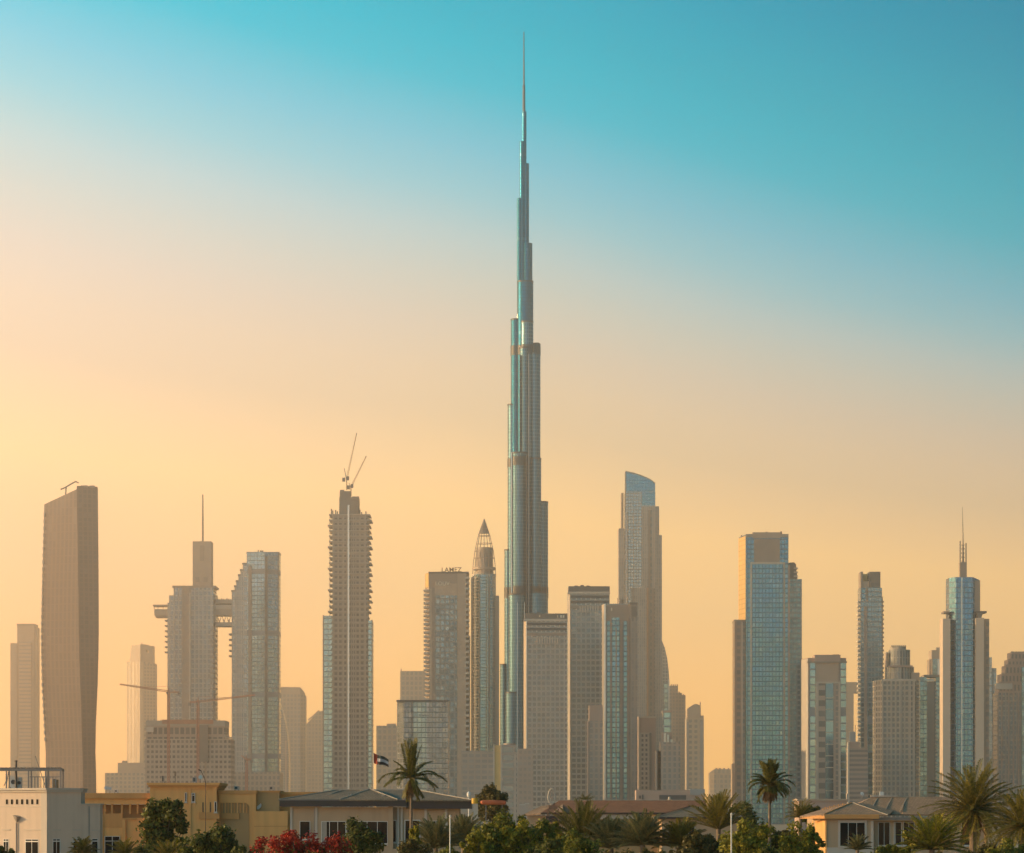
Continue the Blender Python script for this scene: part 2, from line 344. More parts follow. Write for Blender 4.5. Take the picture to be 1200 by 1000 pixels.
F_TAND = facade('cream_pinstripe_facade', (0.52, 0.40, 0.27), (0.26, 0.22, 0.19), fl=348, bay=12.18, hf=0.0, vf=0.62, metal=0.4, rough=0.3, var=0.1)
F_TANW = facade('cream_window_facade', (0.48, 0.37, 0.26), (0.22, 0.2, 0.18), fl=8.12, bay=8.352, hf=0.45, vf=0.45, metal=0.4, rough=0.3)
b = T('crowned_tower', 'cream tower left of the linked pair, tapered blank crown with square hole', 'tower', 8000, 164)
b.pr('shaft', [(147, 16), (164, 0), (167.5, 0), (182.5, 12), (180, 40), (150, 40)], [775, 775, 775, 778, 778, 775], F_TAND)
b.pr('window_front', [(167.6, -0.3), (182.4, 11.5), (182.4, 13), (167.6, 1.5)], 778, F_TANW)
mb = MB(); mb.loft([[b.P(150, 775, 17), b.P(164, 775, 2), b.P(164, 775, 34), b.P(152, 775, 36)], [b.P(152.3, 755.5, 18), b.P(164, 755.5, 4), b.P(164, 755.5, 33), b.P(153, 755.5, 35)]])
cw = mb.build('crown', M_TAN, b.root)
b.pr('crown_panel', [(164.1, 2), (170.2, 7), (170.2, 32), (164.1, 32)], 755, M_TAN, yb=775.5, parent=cw)
b.pr('crown_panel', [(173, 9.2), (178.2, 13), (178.2, 30), (173, 30)], 756.5, M_TAN, yb=778.5, parent=cw)
b.pr('crown_panel', [(170.2, 7), (173, 9.2), (173, 30), (170.2, 30)], 755.5, M_TAN, yb=761.3, parent=cw)
b.pr('crown_panel', [(170.2, 7), (173, 9.2), (173, 30), (170.2, 30)], 764.6, M_TAN, yb=778.5, parent=cw)
b.tb('antenna', [(164.5, 757, 15), (164.5, 752.5, 15)], 0.4, M_DARKM)
b = T('stepped_block', 'low stepped pinkish block at the foot of the cream crowned tower', 'building', 6600, 150)
b.bx('wall', 123, 200, 906, F_TANW, d0=0, d1=50); b.bx('upper_wall', 137.5, 200, 894, M_TAN, yb=906, d0=4, d1=46); b.bx('roof_plant', 142, 147, 891.5, M_BROWN, yb=894, d0=8, d1=20)

# linked twin towers
F_LINK = facade('linked_tower_grid', (0.38, 0.35, 0.31), (0.19, 0.24, 0.27), fl=7.192, bay=6.032, hf=0.26, vf=0.34, metal=0.7, rough=0.18)
F_LINKG = facade('linked_tower_blue_glass', (0.26, 0.28, 0.29), (0.14, 0.25, 0.29), fl=6.496, bay=5.336, hf=0.2, vf=0.15, metal=0.8, rough=0.12, band=14)
b = T('linked_twin_towers', 'pair of grey towers joined by a high bridge, one with mast and one stepped', 'skyscraper', 5000, 262)
t1 = b.bx('mast_tower', 203.5, 250, 687.5, F_LINK, d0=0, d1=44)
b.bx('shoulder', 197.8, 203.5, 697.5, F_LINK, d0=4, d1=40, parent=t1); b.bx('shoulder', 195.6, 197.8, 706, F_LINK, d0=6, d1=38, parent=t1)
b.bx('shoulder', 250, 252, 695.5, F_LINK, d0=6, d1=38, parent=t1)
b.bx('recess_strip', 213, 223.5, 688, M_BROWN, d0=-1.2, d1=1, parent=t1); b.bx('fin', 222, 223.6, 695, M_PALE, d0=-2, d1=1, parent=t1)
b.bx('roof_slab', 202, 252.5, 686.5, M_BROWN, yb=689, d0=-1, d1=45, parent=t1)
b.bx('penthouse', 225.2, 246.8, 634, M_TAN, yb=687.4, d0=6, d1=34, parent=t1)
b.bx('penthouse_recess', 233.6, 238.4, 639, M_BROWN, yb=657, d0=5.3, d1=7, parent=t1); b.bx('penthouse_recess', 228.5, 233, 676, M_BROWN, yb=682, d0=5.3, d1=7, parent=t1); b.bx('penthouse_recess', 238, 242.5, 676, M_BROWN, yb=682, d0=5.3, d1=7, parent=t1)
b.tb('mast', [(236, 634, 18), (236, 606, 18), (236, 578, 18)], [1.1, 1.0, 0.7], M_DARKM, parent=t1)
for i in range(7): b.bx('balcony', 192.2, 196, 726 + i * 6.2, M_CONCD, yb=727.6 + i * 6.2, d0=8, d1=26, parent=t1)
for i in range(24): b.bx('balcony', 246.5, 252.5, 738 + i * 6.2, M_CONCD, yb=739.9 + i * 6.2, d0=-1.5, d1=20, parent=t1)
br = b.bx('skybridge', 180, 273, 713.5, M_TAN, yb=721, d0=8, d1=34)
b.bx('canopy', 178.2, 197, 708.2, M_TAN, yb=709.8, d0=8, d1=34, parent=br); b.bx('canopy', 181, 196, 721, M_BROWN, yb=723, d0=10, d1=32, parent=br)
for x in (179.5, 184, 190): b.bx('post', x, x + 0.6, 709.8, M_DARKM, yb=713.5, d0=8, d1=9, parent=br)
b.bx('upper_deck', 249, 273, 702.5, M_CONC, yb=707, d0=6, d1=36, parent=br); b.bx('lower_deck', 248, 273, 729, M_CONC, yb=733.5, d0=6, d1=36, parent=br)
b.bx('upper_deck', 251, 272, 708.5, M_PALE, yb=713.5, d0=7, d1=35, parent=br)
for i in range(4):
    x = 251 + i * 5.5
    b.tb('truss', [(x, 729, 7), (x + 2.75, 720.5, 7), (x + 5.5, 729, 7)], 0.7, M_BROWN, parent=br)
for i in range(9): b.bx('parapet_block', 252 + i * 2.1, 253 + i * 2.1, 700.8 + (i % 3) * 0.5, M_CONCD, yb=702.5, d0=8, d1=14, parent=br)
t2 = b.pr('stepped_tower', [(289, 2), (310, 0), (326, 10), (326, 44), (289, 44)], [648.5, 646.8, 646.8, 646.8, 648.5], F_LINKG)
for x0, x1, y in ((284.2, 289, 660), (281.4, 284.2, 667.5), (279.0, 281.4, 673.5), (276.4, 279.0, 680.5), (274.5, 276.4, 686.5), (271.2, 274.5, 692)):
    b.bx('step', x0, x1, y, F_LINK, d0=4, d1=40, parent=t2)
    b.bx('parapet', x0 - 0.6, x1, y - 0.6, M_CONCD, yb=y + 1.4, d0=3.4, d1=41, parent=t2)
b.bx('recess_strip', 291, 294.8, 663, M_BROWN, d0=-0.8, d1=3, parent=t2); b.bx('recess_strip', 310.6, 313.4, 652, M_DARKM, d0=-0.6, d1=3, parent=t2)
b.bx('corner_fin', 325.2, 326.6, 647, M_BROWN, d0=9, d1=12, parent=t2); b.bx('roof_slab', 288.2, 326.6, 646.2, M_GREYM, yb=648, d0=9, d1=44, parent=t2)
b.bx('roof_plant', 301, 302, 643.6, M_DARKM, yb=648, d0=14, d1=18, parent=t2); b.bx('roof_plant', 303.5, 307.5, 644.2, M_DARKM, yb=646.5, d0=14, d1=18, parent=t2)
for i in range(5): b.bx('balcony', 267.5, 271.2, 742 + i * 6.4, M_CONCD, yb=743.8 + i * 6.4, d0=8, d1=26, parent=t2)
b.bx('podium', 268, 328.5, 905.5, facade('arched_podium', (0.38, 0.30, 0.23), (0.16, 0.14, 0.13), fl=8.12, bay=6.38, hf=0.4, vf=0.45, metal=0.2, rough=0.3), d0=-14, d1=50)

# building site block with red cranes
F_SITE = facade('unfinished_concrete_grid', (0.44, 0.345, 0.27), (0.14, 0.105, 0.085), fl=6.148, bay=5.22, hf=0.48, vf=0.42, metal=0.0, rough=0.8, var=0.7, jit=0.0)
F_SITET = facade('unfinished_top_storeys', (0.40, 0.29, 0.22), (0.10, 0.085, 0.075), fl=11.37, bay=6.612, hf=0.3, vf=0.3, metal=0.0, rough=0.8, var=0.5, jit=0.0)
M_NET = plain('orange_safety_net', (0.40, 0.17, 0.09), 0.8, nscale=0.3, amt=0.3)
b = T('unfinished_block', 'unfinished concrete block with dark window grid and orange net along its roof', 'building', 4100, 219)
bd = b.bx('wall', 170, 240, 866, F_SITE, d0=0, d1=60); b.bx('upper_storeys', 171, 263.5, 851, F_SITET, yb=866, d0=1, d1=56)
b.bx('wing', 240, 270.5, 866, F_SITE, d0=2, d1=54); b.bx('roof_edge', 171, 263.8, 844.5, M_CONC, yb=851, d0=-0.5, d1=57)
b.bx('safety_net', 190, 250, 843.5, M_NET, yb=848.5, d0=-1.4, d1=-0.8); b.bx('safety_net', 171.5, 180, 852, M_PALE, yb=858, d0=-0.8, d1=0.4)
b.bx('stair_core', 233.5, 244, 850, M_CONCD, yb=893, d0=-1.6, d1=0.5)
for i in range(9): b.bx('edge_slab', 168.8, 172, 853 + i * 7.8, M_CONC, yb=854.6 + i * 7.8, d0=-0.6, d1=20)
for i in range(12): b.tb('rebar', [(173 + i * 7.6, 845, 4), (173 + i * 7.6, 841 + (i * 7 % 3), 4)], 0.3, M_CONCD, n=4)
for x, y in ((262, 858), (265, 862), (268, 864)): b.bx('edge_slab', 263, x + 2.4, y, M_CONC, yb=y + 1.2, d0=0, d1=20)

def tower_crane(D, px, yb, yt, jib_to, back_to, label, mat, wide=1.15):
    c = T('tower_crane', label, 'crane', D, px, 'tower cranes over the building site')
    mb = MB(); r = 0.26 * c.m / 0.68; hw = wide * c.m
    z0, z1 = 0.0, c.Z(yt)
    for sx in (-1, 1):
        for sy in (-1, 1): mb.box(sx * hw - r, sx * hw + r, sy * hw - r, sy * hw + r, z0, z1)
    n = int((z1 - z0) / (2.6 * hw)); st = (z1 - z0) / n
    for i in range(n):
        a, bb = z0 + i * st, z0 + (i + 1) * st
        for sy in (-1, 1):
            s2 = 1 if i % 2 else -1
            mb.tube([(-hw * s2, sy * hw, a), (hw * s2, sy * hw, bb)], r * 0.9, 4); mb.box(-hw, hw, sy * hw - r * .6, sy * hw + r * .6, bb - r, bb)
    mast = mb.build('mast', mat, c.root)
    def jib(to, part, taper):
        mb = MB(); p0 = Vector(c.P(px, yt + 1.5)); p1 = Vector(c.P(*to)); d = p1 - p0; n = max(4, int(d.length / 3.4))
        up = Vector((0, 0, 1.9 * c.m))
        for a, s0 in ((Vector((0, -hw * .7, 0)), 1), (Vector((0, hw * .7, 0)), 1)): mb.tube([p0 + a, p1 + a], r * 0.8, 4)
        mb.tube([p0 + up, p1 + up * taper], r * 0.9, 4)
        for i in range(n):
            q0, q1 = p0 + d * (i / n), p0 + d * ((i + 1) / n); tt = 1 - (1 - taper) * (i + .5) / n
            for yy in (-hw * .7, hw * .7): mb.tube([q0 + Vector((0, yy, 0)), (q0 + q1) / 2 + up * tt, q1 + Vector((0, yy, 0))], r * 0.6, 3)
        return mb.build(part, mat, c.root)
    jib(jib_to, 'jib', 0.5); jib(back_to, 'counter_jib', 0.8)
    c.tb('mast_head', [(px - 0.6, yt, 0), (px, yt - 5.5, 0), (px + 0.6, yt, 0)], 0.45, mat, n=4)
    c.tb('pendant', [(px, yt - 5.5, 0), ((px + jib_to[0]) / 2, (yt + jib_to[1]) / 2 - 1, 0)], 0.16, mat, n=4)
    bxx = back_to[0]; c.bx('counterweight', bxx - 1.6, bxx + 1.6, back_to[1] - 0.5, M_CONCD, yb=back_to[1] + 3.2, d0=-1, d1=1)
    c.bx('cab', px - 2.4, px - 0.8, yt + 1, M_DARKM, yb=yt + 4, d0=-1.6, d1=0.6)
    return c
tower_crane(4000, 197.5, 930, 810, (140.5, 802.5), (210, 812), 'red lattice tower crane whose jib points left across the cream tower', M_CRANE)
tower_crane(3960, 232, 930, 822, (299, 815), (222, 824), 'red lattice tower crane whose jib points right towards the stepped glass tower', M_CRANE)
tower_crane(4020, 289, 930, 890, (283, 886), (295, 891), 'short red tower crane in front of the stepped glass tower', M_CRANE)

F_SAIL = facade('grey_sail_facade', (0.34, 0.30, 0.26), (0.24, 0.24, 0.23), fl=4.64, bay=3.48, hf=0.3, vf=0.3, metal=0.6, rough=0.2)
b = T('sail_tower', 'small grey sail shaped tower with rounded right edge behind the stepped tower', 'tower', 6500, 328)
b.sl('facade', [(316, None), (316, 815), (322, 817), (327, 824), (331.5, 836), (335, 851), (337.3, 868), (338.3, 886), (338.3, None)], F_SAIL, 0, 30)
b.bx('balcony_strip', 334, 336, 868, M_TAN, d0=-0.8, d1=0.5)
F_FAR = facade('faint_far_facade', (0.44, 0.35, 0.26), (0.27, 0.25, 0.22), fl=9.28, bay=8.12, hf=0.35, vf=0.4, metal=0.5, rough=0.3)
b = T('hazy_tower', 'faint tan tower with a chamfered crown, between sail tower and scaffolded tower', 'tower', 7600, 341)
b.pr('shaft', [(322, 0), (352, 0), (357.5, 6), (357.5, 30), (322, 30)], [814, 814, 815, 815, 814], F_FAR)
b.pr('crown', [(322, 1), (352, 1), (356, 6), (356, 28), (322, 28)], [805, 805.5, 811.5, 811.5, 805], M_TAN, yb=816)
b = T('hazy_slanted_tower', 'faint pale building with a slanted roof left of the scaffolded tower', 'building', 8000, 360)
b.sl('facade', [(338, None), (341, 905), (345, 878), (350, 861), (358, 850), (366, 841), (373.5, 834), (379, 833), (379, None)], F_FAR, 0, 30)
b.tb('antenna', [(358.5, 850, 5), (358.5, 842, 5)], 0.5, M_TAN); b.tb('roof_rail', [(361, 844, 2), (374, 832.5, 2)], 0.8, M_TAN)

# scaffolded tower under construction
F_BARE = facade('bare_concrete_tower', (0.34, 0.285, 0.235), (0.12, 0.10, 0.09), fl=6.612, bay=5.452, hf=0.46, vf=0.4, metal=0.0, rough=0.8, var=0.6, jit=0.0)
F_WING = facade('pale_blue_wing_glass', (0.34, 0.36, 0.35), (0.16, 0.27, 0.31), fl=6.612, bay=5.8, hf=0.2, vf=0.12, metal=0.75, rough=0.14)
b = T('scaffolded_tower', 'tall concrete tower under construction, jagged slab edges and glazed lower wings', 'skyscraper', 4200, 407)
b.bx('frame', 390, 430.5, 603, F_BARE, d0=2, d1=44); b.bx('upper_core', 397, 420, 582, M_CONCD, yb=603, d0=10, d1=34); b.bx('upper_core', 397.5, 410, 574.5, M_CONCD, yb=582, d0=12, d1=30)
b.bx('wing', 378.5, 389, 721.5, F_WING, d0=3, d1=40); b.bx('wing', 431, 436.2, 727, F_WING, d0=3, d1=40)
b.bx('wing_trim', 378, 379.3, 720.8, M_BROWN, d0=2.6, d1=5); b.bx('wing_trim', 435.4, 436.6, 726.4, M_BROWN, d0=2.6, d1=5)
for i in range(51):
    y = 602.5 + i * 6.3; low = y > 722
    e0, e1 = (388.2, 431.6) if low else ((385.6 - (i % 4 == 2) * 1.6, 433.6 + (i % 5 in (1, 4)) * 1.6))
    b.bx('floor_slab', e0, e1, y, M_CONC, yb=y + 1.5, d0=0.6 if low else 0, d1=45)
for x in (389.5, 395.5, 402, 413.5, 420.5, 427.5): b.bx('column', x, x + 1.3, 603, M_CONC, d0=1.2, d1=2.4)
b.bx('hoist_track', 407.4, 409.4, 592, M_STEEL, d0=-1.2, d1=1)
for i in range(19):
    y = 604 + i * 6.3; b.bx('scaffold_post', 386.2, 386.9, y, M_CONCD, yb=y + 6.3, d0=1, d1=2)
    if i < 17: b.bx('scaffold_post', 432.2, 432.9, y, M_CONCD, yb=y + 6.3, d0=1, d1=2)
for x, y in ((388, 596), (389.6, 598), (393, 597.5), (395, 599), (421.5, 597), (423.5, 600), (428.5, 599), (418.6, 583)): b.bx('formwork_post', x - .5, x + .7, y, M_CONCD, yb=603.2, d0=4, d1=8)
b.bx('formwork_panel', 398, 403, 573.2, M_CONCD, yb=577, d0=10, d1=12); b.bx('formwork_panel', 412, 420.5, 581.2, M_CONCD, yb=585, d0=8, d1=10)
for i in range(5): b.bx('formwork_panel', 418.6, 420.8, 584 + i * 4, M_CONCD, yb=586 + i * 4, d0=8, d1=10)
def luffing_crane(px, y0, y1, tip, back, label):
    c = T('luffing_crane', label, 'crane', 4216, px, 'luffing cranes on the scaffolded tower', z0=H + (HOR - y0) * 4216 / F)
    c.tb('mast', [(px, y0, 0), (px, y1, 0)], 0.6, M_CRANEY)
    mb = MB(); p0, p1 = Vector(c.P(px, y1, 0)), Vector(c.P(*tip)); d = p1 - p0; n = 22; nn = Vector((d.z, 0, -d.x)).normalized() * 0.8
    for sgn in (-1, 1): mb.tube([p0 + nn * sgn, p1 + nn * sgn * .3], 0.24, 4)
    for i in range(n):
        a, e = p0 + d * i / n, p0 + d * (i + 1) / n; sg = 1 if i % 2 else -1; mb.tube([a + nn * sg, e - nn * sg], 0.15, 3)
    mb.build('jib', M_CRANEY, c.root)
    c.tb('jib_head', [tip, (tip[0] + .4, tip[1] - 1.2)], 0.7, M_DARKM)
    c.tb('back_frame', [(px, y1 + 1, 0), back], [0.5, 0.35], M_DARKM); c.bx('counterweight', back[0] - 2.3, back[0] + 1.2, y1 - 2, M_DARKM, yb=y1 + 2.6, d0=-1, d1=1)
    c.bx('winch_house', px - 0.3, px + 2.8, y1 - 3.5, M_DARKM, yb=y1 + 1, d0=-1, d1=1)
luffing_crane(406.3, 574.5, 562, (417.6, 509), (403.4, 549), 'luffing crane with the tallest jib, on top of the scaffolded tower')
luffing_crane(411.3, 582, 571, (428.6, 536), (409, 566), 'luffing crane with the lower slanting jib, on top of the scaffolded tower')

# ------------------------------------------------------------------ middle of the skyline
b = T('hazy_block', 'faint cream block with rooftop plant, between scaffolded tower and dark glass block', 'building', 5600, 453)
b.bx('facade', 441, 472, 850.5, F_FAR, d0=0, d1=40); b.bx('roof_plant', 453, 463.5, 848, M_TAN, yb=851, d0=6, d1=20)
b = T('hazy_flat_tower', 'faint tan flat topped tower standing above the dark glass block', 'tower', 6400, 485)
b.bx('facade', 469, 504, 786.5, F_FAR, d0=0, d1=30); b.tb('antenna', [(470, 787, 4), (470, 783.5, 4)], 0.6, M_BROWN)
F_DGL = facade('dark_block_glass', (0.16, 0.16, 0.165), (0.10, 0.135, 0.175), fl=4, bay=2.6, hf=0.16, vf=0.12, metal=0.8, rough=0.14, var=0.25)
F_DGL2 = facade('dark_block_glass_bay', (0.17, 0.20, 0.20), (0.13, 0.20, 0.24), fl=4, bay=3.2, hf=0.2, vf=0.1, metal=0.8, rough=0.14, var=0.25)
b = T('dark_glass_block', 'dark grey glass office block with flat roof in front of the hotel with sunlit edge', 'office block', 2650, 495)
b.pr('facade', [(465, 6), (473, 0), (482, 0), (482, 3), (503, 0), (525.5, 0), (526, 40), (465, 40)], 821, F_DGL)
b.bx('glass_bay', 484, 503, 821.5, F_DGL2, d0=0.4, d1=3); b.bx('roof_edge', 464.6, 526, 820.4, M_DARKM, yb=822.4, d0=-0.8, d1=40)
b.bx('light_panel', 490.5, 503, 837.5, M_GREYM, yb=839, d0=-0.4, d1=1); b.bx('edge_fin', 524.6, 526.3, 822, M_TAN, d0=-1, d1=2)

F_HOT = facade('hotel_window_panel', (0.23, 0.22, 0.20), (0.10, 0.17, 0.21), fl=6.4, bay=5.6, hf=0.3, vf=0.3, metal=0.6, rough=0.2, var=0.5)
b = T('lettered_hotel_tower', 'brown hotel tower with rooftop letters, sunlit left edge and toothed balconies', 'hotel', 4000, 523)
b.pr('frame', [(497.5, 26), (503, 0), (545, 0), (549, 8), (549, 42), (500, 42)], 671, M_BROWN)
b.pr('sun_gold_panel', [(498.4, 22), (502.6, 1), (502.2, 0.4), (497.9, 22)], 671.5, M_SUNGOLD, yb=688)  # thin strip with the low sun's gold painted on the left face
b.bx('window_panel', 509.5, 535.5, 698, F_HOT, d0=-0.8, d1=1); b.bx('brown_panel', 509.5, 535.5, 684, M_TAN, yb=698, d0=-0.6, d1=1)
b.bx('pier', 536, 546, 671, M_TAN, d0=-0.8, d1=1); b.bx('pier', 503.2, 506.5, 690, M_TAN, d0=-0.9, d1=1)
b.bx('roof_edge', 502, 549.3, 670.2, M_DARKM, yb=672.2, d0=-1, d1=42)
for i in range(30):
    y = 691 + i * 4.9; b.bx('balcony', 496.3, 502.5, y, M_PALE, yb=y + 2.3, d0=-0.2, d1=16)
for i in range(38):
    y = 676 + i * 6.2; b.bx('balcony', 545.2, 550, y, M_CONC if i % 2 else M_PALE, yb=y + 2.6, d0=-1, d1=16)
M_SIGND = plain('dark_sign_metal', (0.12, 0.07, 0.045), 0.5, 0.3); M_SIGNL = plain('pale_sign_metal', (0.75, 0.66, 0.52), 0.4, 0.2)
b.text('roof_letters', 'LAMEZ', 517, 670, 5.6, M_SIGND, d=6, fit=24); b.text('wall_letters', 'LOUV', 510, 686.2, 4.6, M_SIGNL, d=-1.2, fit=17)
b.bx('edge_strip', 549.2, 551, 745, M_PALE, d0=6, d1=9)

F_PNT = facade('pointed_tower_glass', (0.36, 0.32, 0.28), (0.10, 0.19, 0.22), fl=4.0, bay=5.6, hf=0.16, vf=0.3, metal=0.75, rough=0.14)
b = T('pointed_tower', 'glass tower with pointed open lattice dome, beside the lettered hotel', 'skyscraper', 4050, 568)
b.pr('shaft', [(553.3, 14), (558, 2), (562, 0), (574, 0), (578, 2), (581, 14), (581, 32), (553.3, 32)], 673, F_PNT)
b.bx('side_wing', 580, 584.8, 697.5, M_TAN, d0=10, d1=34); b.bx('side_wing', 551.8, 554, 676, M_PALE, d0=10, d1=30)
for x in (561.4, 569.5, 573.4): b.bx('fin', x, x + 0.9, 673, M_TAN, d0=-1.2, d1=2)
b.bx('window_strip', 563, 568.6, 674, facade('blue_strip_glass', (0.2, 0.26, 0.28), (0.09, 0.20, 0.28), fl=4, bay=2.6, hf=0.2, vf=0.1, metal=0.8, rough=0.1), d0=-0.7, d1=1)
b.cy('dome_drum', 557.8, 577.6, 641, M_BROWN, yb=673, dc=16, rd=12)
prof = [(672.5, 13.9), (660, 13.2), (645, 11.2), (626, 6.9), (615, 3.0), (607.5, 0.4)]
for kx in range(14):
    a = 2 * math.pi * (kx + .5) / 14
    b.tb('dome_rib', [(567.2 + r * math.cos(a), y, 16 + r * math.sin(a)) for y, r in prof], 0.42, M_BROWN, n=5)
for y, r in ((665, 13.5), (653, 12.4), (645, 11.2), (636, 9.3), (627, 7.1), (618, 4.2)):
    b.tb('dome_ring', [(567.2 + r * math.cos(t), y, 16 + r * math.sin(t)) for t in [2 * math.pi * q / 20 for q in range(21)]], 0.36, M_TAN, n=5)
b.tb('dome_tip', [(567.2, 624, 16), (567.2, 615.5, 16), (567.2, 608, 16)], [5.6, 2.9, 0.4], M_BROWN, n=12)
b.tb('finial', [(567.2, 614, 16), (567.2, 606.5, 16)], [0.9, 0.25], M_BROWN)
b.cy('dome_collar', 553.4, 581, 664, M_TAN, yb=667, dc=16, rd=13.8); b.cy('dome_collar', 553, 581.4, 672, M_PALE, yb=674.5, dc=16, rd=14)

def twin(label, D, x0, x1, yt, sign, grid, roof):
    b = T('office_tower', label, 'office tower', D, (x0 + x1) / 2, 'twin grey gridded office towers')
    b.pr('facade', [(x0, 10), (x0 + 3, 0), (x1 - 0.6, 0), (x1, 4), (x1, 40), (x0, 40)], yt + 9, grid)
    b.bx('parapet', x0 + 0.8, x1, yt, M_CONCD, yb=yt + 6.5, d0=1.5, d1=40); b.bx('cornice', x0 - 0.2, x1 + 0.3, yt + 6.5, M_PALE, yb=yt + 9, d0=-1, d1=40)
    for i in range(3): b.bx('louvre_band', x0 + 2.5, x1 - 0.8, yt + 11 + i * 6, M_DARKM if i < 2 else M_BROWN, yb=yt + 14 + i * 6, d0=-0.5, d1=1)
    b.pr('edge_pier', [(x0 - 0.4, 12), (x0 + 2.6, -0.8), (x0 + 3.4, -0.8), (x0 + 3.4, 12)], yt + 9, M_STEEL if sign == 0 else M_CONC)  # first twin's steel edge holds the sunlit rim in its bright colour
    s0, sy = (628.5, 746) if sign == 0 else (679, 709)
    for i in range(9 if sign == 0 else 8):
        hgt = (9.5, 8, 9.5, 9, 7.5, 9.5, 8, 9.5, 7)[i] if sign == 0 else (6, 8, 7.5, 8, 7, 6.5, 8, 8)[i]
        b.bx('sign_letter', s0 + i * 3.0, s0 + 1.7 + i * 3.0, sy + (9.5 - hgt) / 2, M_PALE, yb=sy + 9.5 - (9.5 - hgt) / 3, d0=-1.2, d1=0.4)
    for i in range(roof): b.bx('roof_plant', x0 + 8 + i * 7, x0 + 12 + i * 7, yt - 1.2 - (i % 2) * .6, M_DARKM, yb=yt, d0=8, d1=16)
    return b
F_TW = facade('twin_tower_grid', (0.39, 0.36, 0.32), (0.13, 0.145, 0.15), fl=4.6, bay=4.0, hf=0.36, vf=0.32, metal=0.6, rough=0.2, var=0.2, jit=0.01)
F_TW2 = facade('twin_tower_grid_green', (0.37, 0.355, 0.32), (0.115, 0.14, 0.15), fl=4.9, bay=4.3, hf=0.36, vf=0.28, metal=0.6, rough=0.2, var=0.2, jit=0.01)
b = twin('lower grey gridded office tower with bright left edge, overlapping the tallest skyscraper', 2950, 614, 665, 719, 0, F_TW, 2)
for x, hh in ((653, 3), (656.6, 3), (659.5, 3), (632, 2)): b.bx('sign_letter', x, x + (1 if x < 655 else 1.9), 721, M_SIGNL, yb=721 + hh, d0=0.6, d1=2)
for i in range(26): b.bx('edge_light', 664.2, 665.4, 729 + i * 7.2, M_SIGNL, yb=732.4 + i * 7.2, d0=-1.3, d1=1)
twin('taller grey gridded office tower with dark banded top, right of its lower twin', 3060, 665.4, 714.6, 687, 1, F_TW2, 3)

M_PINK = plain('pinkish_stone', (0.44, 0.31, 0.24), 0.7, nscale=0.1, amt=0.12)
F_STRIP = facade('vertical_strip_facade', (0.42, 0.32, 0.25), (0.22, 0.2, 0.18), fl=4.5, bay=4.0, hf=0.3, vf=0.5, metal=0.4, rough=0.3)
b = T('blank_topped_block', 'small stone block with blank pink top at the foot of the taller grey office tower', 'building', 2700, 699)
b.bx('blank_top', 690.5, 706.5, 826.5, M_PINK, yb=845, d0=0, d1=30); b.bx('facade', 688.6, 706.5, 845, F_STRIP, d0=0.6, d1=30); b.bx('pier', 688.2, 690, 846, M_PINK, d0=-0.4, d1=3)

F_QA = facade('strip_tower_teal_glass', (0.15, 0.20, 0.25), (0.06, 0.165, 0.23), fl=4.2, bay=3.0, hf=0.25, vf=0.14, metal=0.8, rough=0.12, var=0.2)
b = T('strip_glazed_tower', 'narrow stone tower with teal glass strips and sunlit white left edge', 'tower', 2800, 726)
F_RIB0 = facade('ribbed_dark_stone', (0.31, 0.25, 0.20), (0.22, 0.19, 0.17), fl=4.4, bay=3.2, hf=0.18, vf=0.5, metal=0.3, rough=0.35, var=0.2)
b.pr('body', [(706.3, 16), (709.6, 0), (738, 0), (738, 34), (706.3, 34)], 709, M_BROWN)
b.pr('sunlit_pier', [(705.6, 18), (708.0, -1.4), (709.8, -1.4), (709.8, 6)], 708, M_STEEL)  # bright metal puts the sunlit rim into this pier's colour
for x0, x1, y in ((711, 714.8, 728), (717, 726.3, 724), (730.5, 734.5, 728)): b.bx('window_strip', x0, x1, y, F_QA, d0=-0.8, d1=1)
for x in (715.2, 721.3, 727.2, 735.3): b.bx('fin', x, x + 1.5, 726 if x != 721.3 else 736, M_PINK, d0=-1.6, d1=1)
b.bx('roof_block', 712, 735, 707.5, M_GREYM, yb=712, d0=2, d1=30); b.cy('roof_drum', 723.5, 731.5, 702, M_BROWN, yb=709, dc=16, rd=4)
for x in (724, 727, 730.5): b.tb('antenna', [(x, 703, 16), (x, 700, 16)], 0.3, M_DARKM)
b.bx('sign_letter', 716, 717.4, 712.5, M_SIGNL, yb=716, d0=-0.6, d1=1)
b.bx('dark_wing', 738, 747, 707, F_RIB0, d0=-2, d1=36); b.bx('dark_panel', 740, 745.5, 711, M_CONCD, yb=723, d0=-2.8, d1=0); b.bx('roof_edge', 737.4, 747.6, 706.4, M_CONCD, yb=708.6, d0=-2.8, d1=36)

F_R1 = facade('slant_tower_glass', (0.34, 0.31, 0.28), (0.20, 0.25, 0.28), fl=4.2, bay=3.4, hf=0.25, vf=0.3, metal=0.75, rough=0.14)
F_R2 = facade('slant_tower_blue_top', (0.10, 0.19, 0.28), (0.035, 0.17, 0.24), fl=4.2, bay=3.4, hf=0.12, vf=0.12, metal=0.85, rough=0.1)
b = T('slanted_crown_tower', 'tall brown tower with stepped shoulders and slanted curved blue glass crown', 'skyscraper', 4300, 750)
b.bx('shaft', 732.5, 768, 576, F_R1, d0=0, d1=40)
b.sl('glass_crown', [(733, 576), (733, 553.2), (742, 555), (752, 558.3), (761, 562.3), (767.8, 567), (767.8, 576)], F_R2, -0.6, 38)
b.tb('crown_rim', [(733, 552.6, -0.6), (742, 554.4, -0.6), (752, 557.7, -0.6), (761, 561.7, -0.6), (767.8, 566.4, -0.6)], 0.7, M_TAN); b.bx('crown_post', 732.4, 733.6, 553, M_BROWN, yb=600, d0=-1.2, d1=2)
